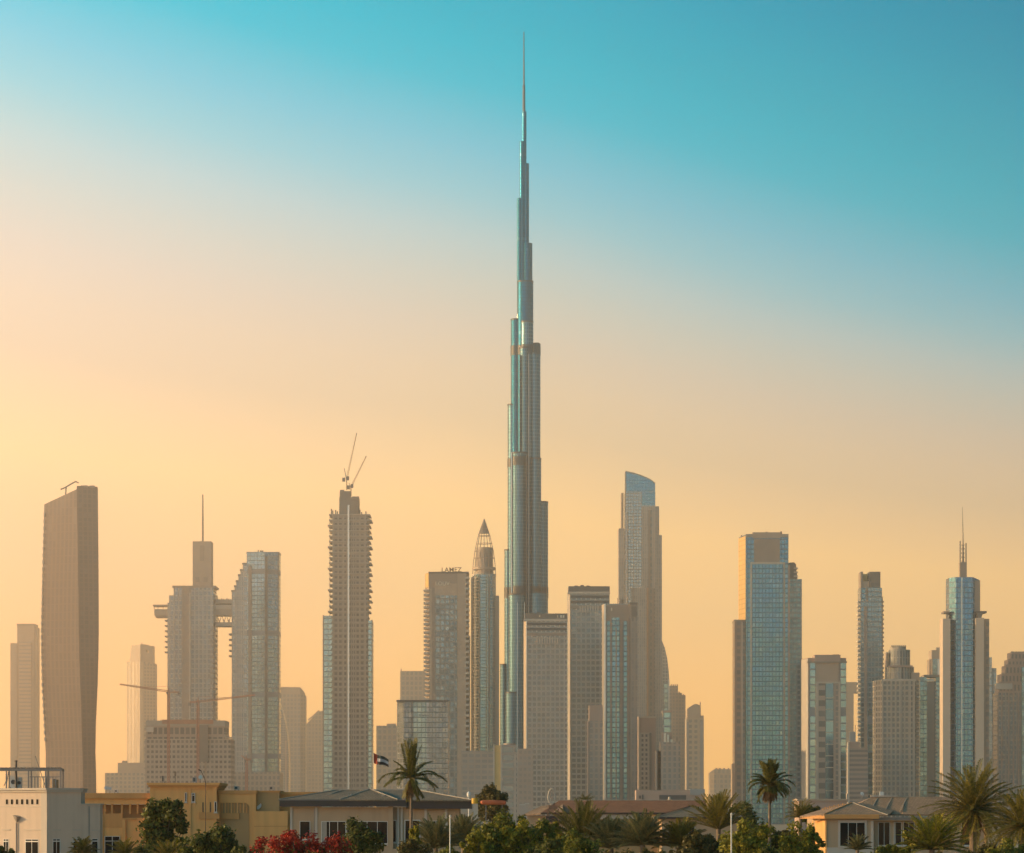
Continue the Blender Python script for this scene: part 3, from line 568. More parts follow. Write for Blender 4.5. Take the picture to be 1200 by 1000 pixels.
F_RIB = facade('fine_ribbed_stone', (0.40, 0.325, 0.26), (0.27, 0.24, 0.21), fl=4.4, bay=2.6, hf=0.16, vf=0.45, metal=0.4, rough=0.3, var=0.2)
b.bx('shoulder', 728.4, 731, 577, M_BROWN, d0=8, d1=32); b.bx('shoulder', 725.2, 732, 619, F_RIB, d0=4, d1=36); b.bx('shoulder', 768, 772.8, 593, F_RIB, d0=6, d1=36); b.bx('shoulder', 769, 775.8, 627, F_RIB, d0=3, d1=36)
b.bx('glass_panel', 752, 767.6, 576.5, F_R2, yb=592, d0=-0.7, d1=1)
b.bx('stone_panel', 752.5, 769.5, 594, F_RIB, d0=-1.2, d1=1)
b.bx('window_strip', 759.5, 763.4, 598, facade('slot_windows', (0.24, 0.17, 0.12), (0.08, 0.13, 0.14), fl=8.4, bay=30, hf=0.45, vf=0.1, metal=0.5, rough=0.2), d0=-1.8, d1=0)
b.bx('stone_panel', 739, 759, 689, F_RIB, d0=-1.6, d1=0); b.bx('copper_strip', 757.6, 759.8, 689, plain('copper_strip', (0.45, 0.24, 0.11), 0.5, 0.3), d0=-2.2, d1=0)
for x in (734.5, 742, 766): b.bx('fin', x, x + 0.9, 600, M_TAN, d0=-1.6, d1=1)
b.bx('window_strip', 763.6, 767.4, 690, facade('slot_windows_low', (0.26, 0.18, 0.13), (0.07, 0.08, 0.08), fl=5.2, bay=30, hf=0.5, vf=0.1, metal=0.4, rough=0.3), d0=-2.0, d1=0)

b = T('curved_glass_tower', 'slim grey glass tower with curved shark fin right side, beside the slanted crown tower', 'tower', 4500, 776)
b.sl('facade', [(770, None), (770, 741), (775, 749), (779, 759), (782, 772), (783.7, 786), (784.2, 800), (784.2, None)], F_SAIL, 0, 24)
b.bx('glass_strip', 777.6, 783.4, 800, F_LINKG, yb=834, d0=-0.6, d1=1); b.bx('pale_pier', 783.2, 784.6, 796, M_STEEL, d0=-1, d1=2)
F_BR = facade('brown_stepped_facade', (0.34, 0.235, 0.165), (0.20, 0.165, 0.14), fl=6, bay=5, hf=0.4, vf=0.4, metal=0.3, rough=0.35)
b = T('stepped_brown_tower', 'brown tower with three roof steps going down to the right', 'tower', 5600, 794)
for x0, x1, y, d in ((780, 794.5, 804, 0), (794.5, 798, 812, 2), (798, 803.6, 814.5, 4)): b.bx('wall', x0, x1, y, F_BR, d0=d, d1=34)
for i in range(4): b.bx('battlement', 786 + i * 2.4, 787.3 + i * 2.4, 802, M_BROWN, yb=804, d0=0, d1=6)
for i in range(3): b.bx('battlement', 795.5 + i * 2.6, 796.7 + i * 2.6, 810.5 + i * 1.4, M_BROWN, yb=816, d0=2, d1=6)
b = T('arched_crown_tower', 'tan tower with small arched crown and side mast, rightmost of the middle cluster', 'tower', 5200, 815)
b.bx('shaft', 804.5, 824.8, 842, F_TANW, d0=0, d1=34); b.bx('shoulder', 821.5, 824.8, 838.5, M_TAN, yb=842, d0=2, d1=30)
b.sl('crown', [(805.5, 842.5), (805.5, 831), (809, 828), (813, 825.5), (817, 825), (820.6, 827), (820.6, 842.5)], M_TAN, 2, 30); b.tb('mast', [(820.8, 842, 4), (820.8, 822.5, 4)], 0.6, M_BROWN)
b.bx('dark_strip', 804.5, 807, 846, M_GREYM, d0=-0.6, d1=1); b.bx('dark_strip', 820.4, 823.6, 846, M_GREYM, d0=-0.6, d1=1)
F_APW = facade('white_flat_windows', (0.46, 0.38, 0.31), (0.09, 0.08, 0.08), fl=4.0, bay=3.3, hf=0.45, vf=0.5, metal=0.2, rough=0.3)
b = T('apartment_block', 'stone apartment block with rows of dark square windows under a blank top band', 'apartment block', 2860, 758)
b.bx('wall', 748.5, 768.5, 841, M_PINK, d0=0, d1=36); b.bx('window_front', 749.5, 763.2, 858.5, F_APW, d0=-0.5, d1=1); b.bx('dark_strip', 761, 763.4, 859, M_CONCD, d0=-0.9, d1=0)
b.bx('cornice', 748, 768.8, 839.6, M_PALE, yb=841.5, d0=-1, d1=37); b.bx('corner_pier', 748, 749.6, 842, M_PALE, d0=-1, d1=2)
b = T('apartment_block', 'cream apartment block with sunlit roof ornaments, left of the arched crown tower', 'apartment block', 2700, 785)
b.bx('wall', 774.5, 797, 869, F_STRIP, d0=0, d1=36); b.bx('blue_front', 777.5, 787, 834, F_LINKG, yb=858, d0=8, d1=26); b.bx('cornice', 776.5, 788, 832.5, M_PINK, yb=835, d0=7, d1=27); b.bx('tower_wall', 776.5, 788, 858, M_PINK, yb=869, d0=8, d1=27)
for x, y in ((778, 861), (781.5, 862.5), (785.6, 868), (788.6, 871), (792, 866)): b.bx('roof_ornament', x, x + 2.6, y - 1.5, M_SIGNL if x < 789 else M_BROWN, yb=870, d0=-1, d1=4)
for x in (770.6, 769.0): b.bx('side_wall', x, 774.5, 880, F_STRIP, d0=4, d1=30)
b = T('pale_block', 'pale low block with sunlit central slot, below the tallest skyscraper', 'building', 2600, 592)
b.bx('left_wall', 540, 578, 880, facade('faint_floor_rows', (0.40, 0.32, 0.25), (0.28, 0.25, 0.22), fl=4.2, bay=5, hf=0.45, vf=0.25, metal=0.3, rough=0.35), d0=0, d1=30); b.bx('portal', 579, 587, 873.5, M_SUNGOLD, d0=3, d1=12); b.bx('portal_pier', 578, 579.6, 872, M_PALE, d0=0, d1=14); b.bx('portal_pier', 586.6, 588, 872, M_PALE, d0=0, d1=14)  # portal's gold is sunlight put into its base colour
b.bx('middle_wall', 588, 606, 873, facade('slab_bands', (0.36, 0.30, 0.25), (0.2, 0.22, 0.21), fl=6, bay=9, hf=0.35, vf=0.1, metal=0.5, rough=0.25), d0=0, d1=30)
b.bx('blank_wall', 606.5, 625, 877.5, facade('faint_window_rows', (0.42, 0.32, 0.25), (0.33, 0.27, 0.22), fl=4.4, bay=3.4, hf=0.5, vf=0.4, metal=0.2, rough=0.4), d0=-1, d1=30); b.bx('window_strip', 602.4, 605.6, 884, F_APW, d0=-0.6, d1=1); b.cy('roof_drum', 590, 604, 871, M_PINK, yb=874, dc=14, rd=6)
b = T('long_low_building', 'long low pinkish building with dark ribbon window behind the brown roofed house', 'building', 1500, 786)
b.bx('wall', 745.5, 826, 926, M_PINK, d0=0, d1=40); b.bx('ribbon_window', 772.5, 804, 932, M_DARKM, yb=938, d0=-1, d1=1); b.bx('side_window', 749, 751, 932.5, M_DARKM, yb=936, d0=-1, d1=1); b.bx('side_window', 752.6, 753.8, 931.5, M_DARKM, yb=937, d0=-1, d1=1)
b.bx('upper_floor', 808.5, 826, 925, M_GREYM, yb=932, d0=-2, d1=30); b.cy('vent', 783, 786, 934, M_PALE, yb=938.4, dc=-2, rd=1.5)
b = T('hazy_block', 'faint far block with chamfered left side, alone in the gap right of the middle cluster', 'building', 6400, 846)
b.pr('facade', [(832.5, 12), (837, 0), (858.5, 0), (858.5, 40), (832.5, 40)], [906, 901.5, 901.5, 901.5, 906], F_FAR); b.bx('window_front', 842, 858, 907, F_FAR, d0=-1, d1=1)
for x in (839, 843, 848, 853): b.bx('roof_plant', x, x + 2, 900, M_TAN, yb=902, d0=4, d1=10)

# ------------------------------------------------------------------ right part of the skyline
F_Y = facade('teal_tower_glass', (0.15, 0.21, 0.26), (0.055, 0.165, 0.235), fl=4.2, bay=2.9, hf=0.24, vf=0.22, metal=0.85, rough=0.12, var=0.15)
F_YS = facade('teal_tower_side_bays', (0.26, 0.25, 0.23), (0.10, 0.19, 0.21), fl=4.4, bay=3.4, hf=0.36, vf=0.34, metal=0.6, rough=0.2)
b = T('teal_glass_tower', 'wide teal glass tower with brown top panel and golden lit left edge', 'skyscraper', 2900, 900)
b.pr('body', [(869, 42), (874.2, 0), (924, 0), (924, 44), (869, 50)], 626.5, F_Y)
b.pr('sun_gold_edge', [(868.6, 40), (873.4, 3), (873.8, 2), (868.2, 40)], 628, facade('sun_gold_glass', (0.62, 0.40, 0.14), (0.80, 0.52, 0.19), fl=4.2, bay=3.5, hf=0.25, vf=0.15, metal=0.5, rough=0.35))  # sunlight on the left face mixed into wall and glass colours
b.bx('brown_panel', 883.5, 914, 632, M_BROWN, yb=660, d0=-0.8, d1=1); b.bx('roof_band', 882, 914.5, 624, M_TAN, yb=631, d0=-1, d1=30)
b.bx('roof_band', 874.2, 882, 626, M_CONC, yb=630, d0=-0.6, d1=20); b.bx('roof_band', 914.5, 924, 626, M_CONC, yb=630, d0=-0.6, d1=20)
b.bx('glass_panel', 881, 918, 661.5, F_Y, d0=-1.4, d1=0.5); b.bx('frame', 879.3, 881, 659, M_PALE, d0=-2, d1=1); b.bx('frame', 918, 920, 659, M_TAN, d0=-2, d1=1); b.bx('frame', 881, 918, 659, M_PALE, yb=661.5, d0=-2, d1=1)
b.bx('right_wing', 924, 940, 678.5, F_YS, d0=4, d1=40); b.bx('pier', 923.4, 925.6, 662, M_PINK, d0=-0.6, d1=5)
b.sl('wing_top', [(925.6, 679), (925.6, 659), (931, 658.8), (933.4, 661), (933.8, 671), (935, 675), (935, 679)], M_CONCD, 5, 30)
for i in range(3): b.bx('balcony', 930.6, 935.4, 665 + i * 4.6, M_PALE, yb=666.6 + i * 4.6, d0=3.6, d1=20)
b.bx('left_wing', 861, 873.4, 727, F_BR, d0=2, d1=40); b.bx('wing_trim', 860.6, 873.6, 726.2, M_BROWN, yb=728.4, d0=1.4, d1=41); b.bx('fin', 869.2, 870.4, 729, M_PALE, d0=1, d1=3)
for x, y in ((898, 622.8), (915, 622.5), (868.6, 627)): b.bx('roof_plant', x, x + 1.8, y, M_CONCD, yb=628, d0=5, d1=9)
b.bx('low_annexe', 858.4, 862, 895, M_TAN, d0=6, d1=30)

F_Z = facade('frame_tower_teal', (0.2, 0.24, 0.24), (0.09, 0.19, 0.27), fl=17.5, bay=20, hf=0.05, vf=0.02, metal=0.8, rough=0.12, var=0.2)
F_ZB = facade('frame_tower_balconies', (0.48, 0.37, 0.29), (0.17, 0.15, 0.13), fl=8.7, bay=8, hf=0.45, vf=0.06, metal=0.2, rough=0.4)
b = T('framed_apartment_tower', 'stone framed tower with blank pink top and stacked teal panes', 'apartment tower', 2850, 967)
b.pr('body', [(942.6, 40), (947, 3), (992, 3), (992, 40)], 771, M_PINK); b.bx('top_band', 955, 985, 767.5, M_PINK, yb=776, d0=0, d1=34); b.bx('roof_plant', 976, 984, 766.8, M_TAN, yb=768, d0=4, d1=14)
b.bx('blank_panel', 956, 983, 776.6, M_TAN, yb=799, d0=1.6, d1=4); b.bx('cornice', 946, 992.6, 775.2, M_BROWN, yb=777, d0=-0.6, d1=3.4)
b.bx('glass_strip', 948.5, 955.5, 776, F_LINKG, d0=1.4, d1=4); b.bx('glass_strip', 984.5, 991.5, 776, F_LINKG, d0=1.4, d1=4)
b.bx('frame', 956, 959, 799, M_PALE, d0=0, d1=4); b.bx('frame', 983, 985, 799, M_PALE, d0=0, d1=4); b.bx('frame', 959, 983, 799, M_PALE, yb=801, d0=0, d1=4)
b.bx('balcony_bay', 959, 967, 801, F_ZB, d0=1.6, d1=4); b.bx('pane_stack', 967.4, 976.6, 801, F_Z, d0=1, d1=4); b.bx('balcony_bay', 976.8, 983, 801, F_STRIP, d0=1.4, d1=4)
for i in range(10): b.bx('spandrel', 967.2, 976.8, 817.5 + i * 13.6, M_PALE, yb=818.4 + i * 13.6, d0=0.6, d1=2)
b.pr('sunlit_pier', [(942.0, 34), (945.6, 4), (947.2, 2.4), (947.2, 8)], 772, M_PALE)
b = T('hazy_portal_building', 'faint building with an overhanging top beam between two towers', 'building', 5000, 1000)
b.bx('leg', 992, 1000.4, 812, M_TAN, d0=0, d1=30); b.bx('beam', 990, 1010, 799.5, M_TAN, yb=812, d0=0, d1=30)
b = T('banded_block', 'low block with horizontal bands and dark rooftop cube, left of the slim grey tower', 'building', 2750, 1006)
b.bx('wall', 995.2, 1017, 877, facade('horizontal_band_facade', (0.38, 0.29, 0.23), (0.17, 0.15, 0.14), fl=3.8, bay=60, hf=0.5, vf=0.0, metal=0.2, rough=0.4), d0=0, d1=36)
b.bx('rooftop_cube', 996.2, 1003.4, 857.5, M_GREYM, yb=869, d0=6, d1=16); b.bx('roof_block', 995.6, 1008, 869, M_PINK, yb=877, d0=4, d1=24); b.tb('antenna', [(1003, 858, 8), (1003, 849.5, 8)], 0.4, M_BROWN)
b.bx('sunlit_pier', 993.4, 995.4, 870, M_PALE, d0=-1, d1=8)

F_CC = facade('slim_tower_green_glass', (0.30, 0.29, 0.27), (0.14, 0.22, 0.26), fl=4.6, bay=3.2, hf=0.3, vf=0.24, metal=0.7, rough=0.16)
b = T('slim_balcony_tower', 'slim grey tower with balconied edges and two upright roof fins', 'apartment tower', 3100, 1021)
b.bx('shaft', 1008.4, 1033.6, 689, F_CC, d0=0, d1=32); b.bx('shoulder', 1033.6, 1035, 699, M_BROWN, d0=4, d1=28)
b.bx('roof_fin', 1008.8, 1011.6, 670, M_BROWN, yb=689, d0=2, d1=28); b.bx('roof_fin', 1019, 1032, 670, M_CONCD, yb=689, d0=2, d1=28); b.bx('roof_panel', 1011.6, 1019, 681, M_TAN, yb=689, d0=4, d1=20)
b.bx('roof_fin_back', 1011.6, 1019, 671, M_SUNGOLD, yb=681, d0=24, d1=27)
b.bx('pale_strip', 1013, 1016, 711, M_PINK, d0=-0.8, d1=1); b.bx('pale_strip', 1014.6, 1017.4, 689, M_BROWN, yb=704, d0=-0.8, d1=1)
b.bx('green_pane', 1009.6, 1013.6, 689.5, F_QA, yb=703, d0=-0.6, d1=1)
for i in range(40):
    y = 704 + i * 5.2; b.bx('balcony', 1005.4, 1009, y, M_PALE, yb=y + 2.2, d0=-0.4, d1=14)
    if i < 30: b.bx('balcony', 1033, 1035.8, y, M_BROWN, yb=y + 2.2, d0=-0.4, d1=14)
b.bx('low_wing', 1016, 1030, 830, F_LINKG, d0=-3, d1=10)

F_DD = facade('pale_residential_grid', (0.42, 0.36, 0.29), (0.14, 0.15, 0.15), fl=4.4, bay=3.6, hf=0.36, vf=0.38, metal=0.4, rough=0.25)
F_DDC = facade('residential_crown', (0.33, 0.30, 0.26), (0.13, 0.16, 0.17), fl=6, bay=2.6, hf=0.1, vf=0.45, metal=0.5, rough=0.2)
b = T('domed_residential_tower', 'pale residential tower with rounded stepped crown, right of the slim balcony tower', 'apartment tower', 2800, 1053)
b.pr('shaft', [(1027, 14), (1034, 0), (1072, 0), (1078.5, 10), (1078.5, 40), (1027, 40)], 797, F_DD)
b.cy('crown', 1043, 1069, 761, F_DDC, yb=781, dc=20, rd=13); b.cy('crown_base', 1039, 1073.5, 781, F_DDC, yb=797, dc=20, rd=16); b.cy('crown_top', 1045.5, 1064, 757, M_CONC, yb=761, dc=20, rd=10)
b.cy('side_drum', 1038.4, 1042.5, 764, M_TAN, yb=781, dc=16, rd=3); b.bx('side_block', 1069, 1078.6, 788, M_TAN, yb=797, d0=8, d1=30); b.bx('cornice', 1033, 1073, 796, M_PALE, yb=798.5, d0=-1, d1=4); b.bx('cornice', 1042.6, 1070, 779.8, M_PINK, yb=782, d0=3, d1=20)
for i in range(8): b.bx('crown_tooth', 1046 + i * 2.25, 1047.2 + i * 2.25, 755.6, M_CONC, yb=757.5, d0=11, d1=14)
for x in (1033.4, 1043.5, 1048.5, 1053.8, 1066, 1070.6): b.bx('pier', x, x + 1.2, 797, M_PALE, d0=-1.3, d1=1)
b.bx('window_strip', 1055.2, 1057.6, 797, F_DDC, d0=-0.7, d1=1); b.bx('dark_joint', 1071.4, 1072.4, 800, M_CONCD, d0=-0.8, d1=1)
for i in range(26): b.bx('balcony', 1074.5, 1077.6, 801 + i * 5, M_PALE, yb=802.8 + i * 5, d0=2, d1=10)

F_EE = facade('slate_blue_glass', (0.16, 0.20, 0.23), (0.10, 0.19, 0.22), fl=4.2, bay=3, hf=0.15, vf=0.1, metal=0.8, rough=0.14, var=0.3)
b = T('blue_edged_tower', 'narrow brown tower with slate blue left side and beaded balcony line', 'tower', 3000, 1091)
b.bx('blue_side', 1078, 1086.5, 793.5, F_EE, d0=0, d1=32); b.bx('brown_front', 1086.5, 1094.6, 799, M_BROWN, d0=-0.6, d1=32); b.bx('blue_side', 1096.6, 1107, 793, F_EE, d0=0, d1=32)
b.bx('roof_edge', 1082.5, 1107, 791, M_BROWN, yb=793.6, d0=-1, d1=30); b.bx('roof_sign', 1086, 1094.6, 795.8, M_SIGNL, yb=798.6, d0=-1.2, d1=0.5); b.bx('dark_joint', 1094.6, 1096.4, 799, M_CONCD, d0=-0.4, d1=5)
for i in range(28): b.bx('balcony', 1096, 1098.4, 803 + i * 4.5, M_PALE, yb=805 + i * 4.5, d0=-1.6, d1=4)
b = T('notched_tower', 'tower with white vertical rib behind the blue edged brown tower', 'tower', 3700, 1099)
b.bx('shaft', 1091.8, 1108, 762, M_TAN, d0=0, d1=30); b.bx('left_wing', 1089.6, 1091.8, 772.5, M_BROWN, d0=3, d1=26); b.bx('dark_glass', 1093, 1098.2, 772.5, F_EE, d0=-0.6, d1=1); b.bx('dark_glass', 1101.4, 1106, 779, M_DARKM, d0=-0.5, d1=1); b.bx('white_rib', 1098.6, 1101, 772.5, M_STEEL, d0=-1.4, d1=1)
b.bx('roof_plant', 1098, 1104, 758.6, M_TAN, yb=762, d0=5, d1=12)

F_GG = facade('mast_tower_blue_glass', (0.14, 0.19, 0.25), (0.055, 0.155, 0.235), fl=4.2, bay=2.8, hf=0.2, vf=0.18, metal=0.85, rough=0.12, var=0.16)
M_PIER = plain('peach_concrete_pier', (0.62, 0.48, 0.36), 0.7, nscale=0.05, amt=0.08)
b = T('masted_blue_tower', 'blue glass tower with needle mast between two plain peach concrete piers', 'skyscraper', 2700, 1131)
b.pr('glass_body', [(1113, 8), (1120, 0), (1140, 0), (1148.6, 9), (1148.6, 36), (1113, 36)], [677, 676.4, 676.4, 679, 679, 677], F_GG)
b.bx('brown_side', 1142, 1149, 680, M_BROWN, yb=716, d0=2.6, d1=30); b.bx('centre_fin', 1126.4, 1127.6, 677, M_STEEL, d0=-1.2, d1=1)
b.bx('pier', 1104.2, 1113, 725.5, M_PIER, d0=-6, d1=24); b.bx('pier', 1142.6, 1152.4, 724.5, M_PIER, d0=-6, d1=24); b.bx('right_wing', 1152.4, 1159, 725.5, F_BR, d0=-2, d1=30); b.bx('dark_joint', 1151.6, 1153, 727, M_CONCD, d0=-3, d1=0)
b.bx('terrace', 1105.8, 1113, 716.4, M_BROWN, yb=718.6, d0=2, d1=24); b.bx('terrace', 1142.5, 1156.4, 716.2, M_DARKM, yb=718.4, d0=0, d1=26); b.sl('terrace_bracket', [(1144, 718.4), (1152, 718.4), (1150, 724.6), (1146, 724.6)], M_CONCD, 0, 20); b.bx('terrace_post', 1109.6, 1111, 718.6, M_BROWN, yb=725.5, d0=4, d1=8)
b.bx('mast_base', 1126.6, 1134.6, 658, M_BROWN, yb=677, d0=12, d1=22); b.bx('mast_horn', 1126.4, 1127.6, 633, M_BROWN, yb=659, d0=13, d1=16); b.bx('mast_horn', 1133.4, 1134.6, 635.5, M_BROWN, yb=659, d0=13, d1=16)
for i in range(4): b.tb('mast_lattice', [(1129, 657 - i * 5, 17), (1132.4, 652 - i * 5, 17)], 0.4, M_BROWN, n=4); b.tb('mast_lattice', [(1132.4, 657 - i * 5, 17), (1129, 652 - i * 5, 17)], 0.4, M_BROWN, n=4)
b.tb('needle_mast', [(1130.8, 660, 17), (1130.8, 635, 17), (1130.2, 592.5, 17)], [1.3, 0.8, 0.25], M_BROWN, n=8)
b = T('stepped_back_tower', 'grey tower stepping down to the right behind the masted blue tower', 'tower', 3400, 1163)
b.bx('wall', 1150, 1162.4, 770.5, F_LINK, d0=0, d1=26); b.bx('wall', 1162.4, 1168, 783, F_LINK, d0=2, d1=26)
F_II = facade('terraced_tower_facade', (0.34, 0.27, 0.22), (0.15, 0.17, 0.18), fl=4.2, bay=3.2, hf=0.3, vf=0.45, metal=0.5, rough=0.25)
b = T('terraced_tower', 'stone tower with pyramid of window terraces at the right edge', 'apartment tower', 2900, 1188)
for x0, y, y2, d in ((1170.6, 800.5, 812, 0), (1173.6, 790, 801, 1.5), (1178.8, 780, 791, 3), (1182, 773, 781, 4.5), (1185.4, 764.5, 774, 6)):
    tr = b.bx('terrace', x0, 1216, y, M_PINK, yb=y2, d0=d, d1=36)
    for i in range(9):
        x = x0 + 1.2 + i * 4.2
        if x < 1205: b.bx('niche', x, x + 1.9, y + 2.2, M_CONCD, yb=y2 - 2.4, d0=d - 0.3, d1=d + 0.5, parent=tr); b.bx('coping', x - .8, x + 2.6, y - 1.2, M_PINK, yb=y, d0=d - 0.4, d1=d + 3, parent=tr)
b.bx('shaft', 1169, 1216, 812, F_II, d0=0.6, d1=38); b.bx('blue_strip', 1197, 1204, 782, F_EE, d0=-1.5, d1=8)
for x in (1173, 1181, 1187, 1193): b.bx('fin', x, x + 1.6, 812, M_PINK, d0=-0.6, d1=2)
b.bx('base_terrace', 1167, 1186, 801, M_PALE, yb=808, d0=-2, d1=4)

# ------------------------------------------------------------------ villas in front
M_WHITE = plain('white_render', (0.60, 0.465, 0.355), 0.85, nscale=0.5, amt=0.08, bump=0.12, streak=0.25)
M_WHITE2 = plain('white_trim', (0.52, 0.44, 0.36), 0.8, nscale=0.5, amt=0.1, bump=0.08)
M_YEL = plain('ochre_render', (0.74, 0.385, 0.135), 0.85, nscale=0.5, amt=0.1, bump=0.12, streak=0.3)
M_YELB = plain('ochre_trim', (0.60, 0.29, 0.10), 0.85, nscale=0.5, amt=0.15, bump=0.1, streak=0.2)
M_BEIGE = plain('beige_render', (0.46, 0.315, 0.195), 0.85, nscale=0.5, amt=0.08, bump=0.12, streak=0.25)
M_FRAME = plain('white_window_frame', (0.70, 0.66, 0.60), 0.45, nscale=1.0, amt=0.05)
M_FASC = plain('dark_timber_fascia', (0.055, 0.038, 0.03), 0.6, nscale=0.8, amt=0.25)
M_PIPE = plain('grey_plastic_pipe', (0.30, 0.26, 0.23), 0.5)
M_PANE = plain('window_glass', (0.012, 0.013, 0.014), 0.08, nscale=0.4, amt=0.3, spec=0.12)
M_CURT = plain('pale_curtain', (0.34, 0.30, 0.25), 0.9, nscale=3.0, amt=0.2)
M_SHADED = plain('shade_toned_wall', (0.46, 0.27, 0.12), 0.9, nscale=0.4, amt=0.15)  # darker copy of the ochre, with the shade put into its colour

def rooftile(name, col, row=0.36, colw=0.28):
    if name in MATS: return MATS[name]
    m = bpy.data.materials.new(name); m.use_nodes = True; t = NT(m.node_tree); p = t.n['Principled BSDF']
    uvn = t.node('ShaderNodeUVMap'); br = t.node('ShaderNodeTexBrick'); t.l.new(uvn.outputs[0], br.inputs['Vector'])
    br.inputs['Scale'].default_value = 1.0; br.inputs['Brick Width'].default_value = colw; br.inputs['Row Height'].default_value = row; br.inputs['Mortar Size'].default_value = 0.02
    br.inputs['Color1'].default_value = tuple(c * 0.75 for c in col) + (1,); br.inputs['Color2'].default_value = tuple(c * 1.25 for c in col) + (1,); br.inputs['Mortar'].default_value = tuple(c * 0.4 for c in col) + (1,)
    no = t.node('ShaderNodeTexNoise'); no.inputs['Scale'].default_value = 0.7; no.inputs['Detail'].default_value = 6; tcn = t.node('ShaderNodeTexCoord'); t.l.new(tcn.outputs['Object'], no.inputs['Vector'])
    t.l.new(t.mix(t.math('MULTIPLY', no.outputs[0], 0.6), br.outputs[0], tuple(c * 1.5 for c in col) + (1,)), p.inputs['Base Color']); p.inputs['Roughness'].default_value = 0.8
    bm_ = t.node('ShaderNodeBump'); bm_.inputs['Strength'].default_value = 0.7; bm_.inputs['Distance'].default_value = 0.03; t.l.new(br.outputs['Fac'], bm_.inputs['Height']); bm_.invert = True
    t.l.new(bm_.outputs[0], p.inputs['Normal']); MATS[name] = m; return m
R_GREY = rooftile('grey_roof_tiles', (0.21, 0.16, 0.11)); R_BROWN = rooftile('brown_roof_tiles', (0.27, 0.12, 0.06)); R_TAN = rooftile('weathered_roof_tiles', (0.31, 0.20, 0.125))

def window(t, x0, x1, yt, yb, d=0.0, mull=1, trans=0, fr=0.55, curtain=False):
    """frame (with mullions) proud of the wall, pane set into it, sill below; widths in px of the photograph"""
    m = t.m; mb = MB(); X0, X1, Z0, Z1 = t.X(x0), t.X(x1), t.Z(yb), t.Z(yt); w_ = fr * m; y0, y1 = d * m - 0.10, d * m - 0.01
    mb.box(X0, X0 + w_, y0, y1, Z0, Z1); mb.box(X1 - w_, X1, y0, y1, Z0, Z1); mb.box(X0 + w_, X1 - w_, y0, y1, Z1 - w_, Z1); mb.box(X0 + w_, X1 - w_, y0, y1, Z0, Z0 + w_)
    for i in range(mull):
        xc = X0 + (X1 - X0) * (i + 1) / (mull + 1); mb.box(xc - w_ / 2, xc + w_ / 2, y0 + .01, y1, Z0 + w_, Z1 - w_)
    for i in range(trans):
        zc = Z1 - (Z1 - Z0) * 0.24; mb.box(X0 + w_, X1 - w_, y0 + .02, y1, zc - w_ / 2, zc + w_ / 2)
    f = mb.build('window', M_FRAME, t.root)
    g = MB(); g.box(X0 + w_, X1 - w_, y1 - 0.035, y1 - 0.015, Z0 + w_, Z1 - w_); g.build('pane', M_PANE, f)
    if curtain:
        c = MB(); c.box(X0 + w_, X0 + w_ + (X1 - X0) * 0.2, y1 - 0.045, y1 - 0.037, Z0 + w_, Z1 - w_); c.build('curtain', M_CURT, f)
    sgm = MB(); sgm.box(X0 - .06, X1 + .06, y0 - .08, y1, Z0 - .12, Z0 - 0.003); sgm.build('sill', M_WHITE2, f)
    return f

def roof_poly(t, part, polys, mat, thick=0.12, parent=None):
    """roof planes given as corner lists (px, row, depth px); each plane gets a thickness"""
    mb = MB()
    for P in polys:
        q = [Vector(t.P(*c)) for c in P]; n = (q[1] - q[0]).cross(q[2] - q[0]).normalized()
        if n.z < 0: q = q[::-1]; n = -n
        e = Vector((-n.y, n.x, 0)); e = e.normalized() if e.length > 1e-4 else Vector((1, 0, 0)); f_ = n.cross(e)
        uv = [(p.dot(e), p.dot(f_)) for p in q]
        mb.face(q, uv); lo = [p - n * thick for p in q]; mb.face(lo[::-1], uv[::-1])
        for i in range(len(q)):
            j = (i + 1) % len(q); mb.face([lo[i], lo[j], q[j], q[i]])
    return mb.build(part, mat, parent or t.root)

# white villa at the left edge: one wall turned to the sun, one in its own shade
v1 = T('white_villa', 'white flat roofed villa with row of eight small square openings, at the left edge', 'villa', 300, 45)
v1.pr('wall', [(-60, 78), (55, 0), (92, 22), (92, 60), (-60, 140)], 927, M_WHITE)
v1.pr('cornice', [(-66, 78), (54.5, -5), (91.5, 17), (95, 22), (95, 64), (-66, 144)], [923.6] * 6, M_WHITE2, yb=926)
v1.pr('cornice', [(-63, 78), (55, -2.5), (92, 19.6), (94, 22), (94, 62), (-63, 142)], [926] * 6, M_WHITE2, yb=928.6)
v1.pr('low_wing', [(92, 21), (113, 34), (113, 60), (92, 60)], 943, M_WHITE)
v1.pr('coping', [(92, 19.5), (114, 32.5), (114.6, 61), (92, 61)], 941.8, M_WHITE2, yb=943.2)
def on_sun(x): return (55 - x) * 78 / 115.0           # depth of the sunlit wall at a column
def on_shade(x): return (x - 55) * 22 / 37.0
def skew_box(t, part, x0, x1, yt, yb, dep, mat, out=0.5, inn=0.2, parent=None):
    return t.pr(part, [(x0, dep(x0) - out), (x1, dep(x1) - out), (x1, dep(x1) + inn), (x0, dep(x0) + inn)], yt, mat, yb, parent)
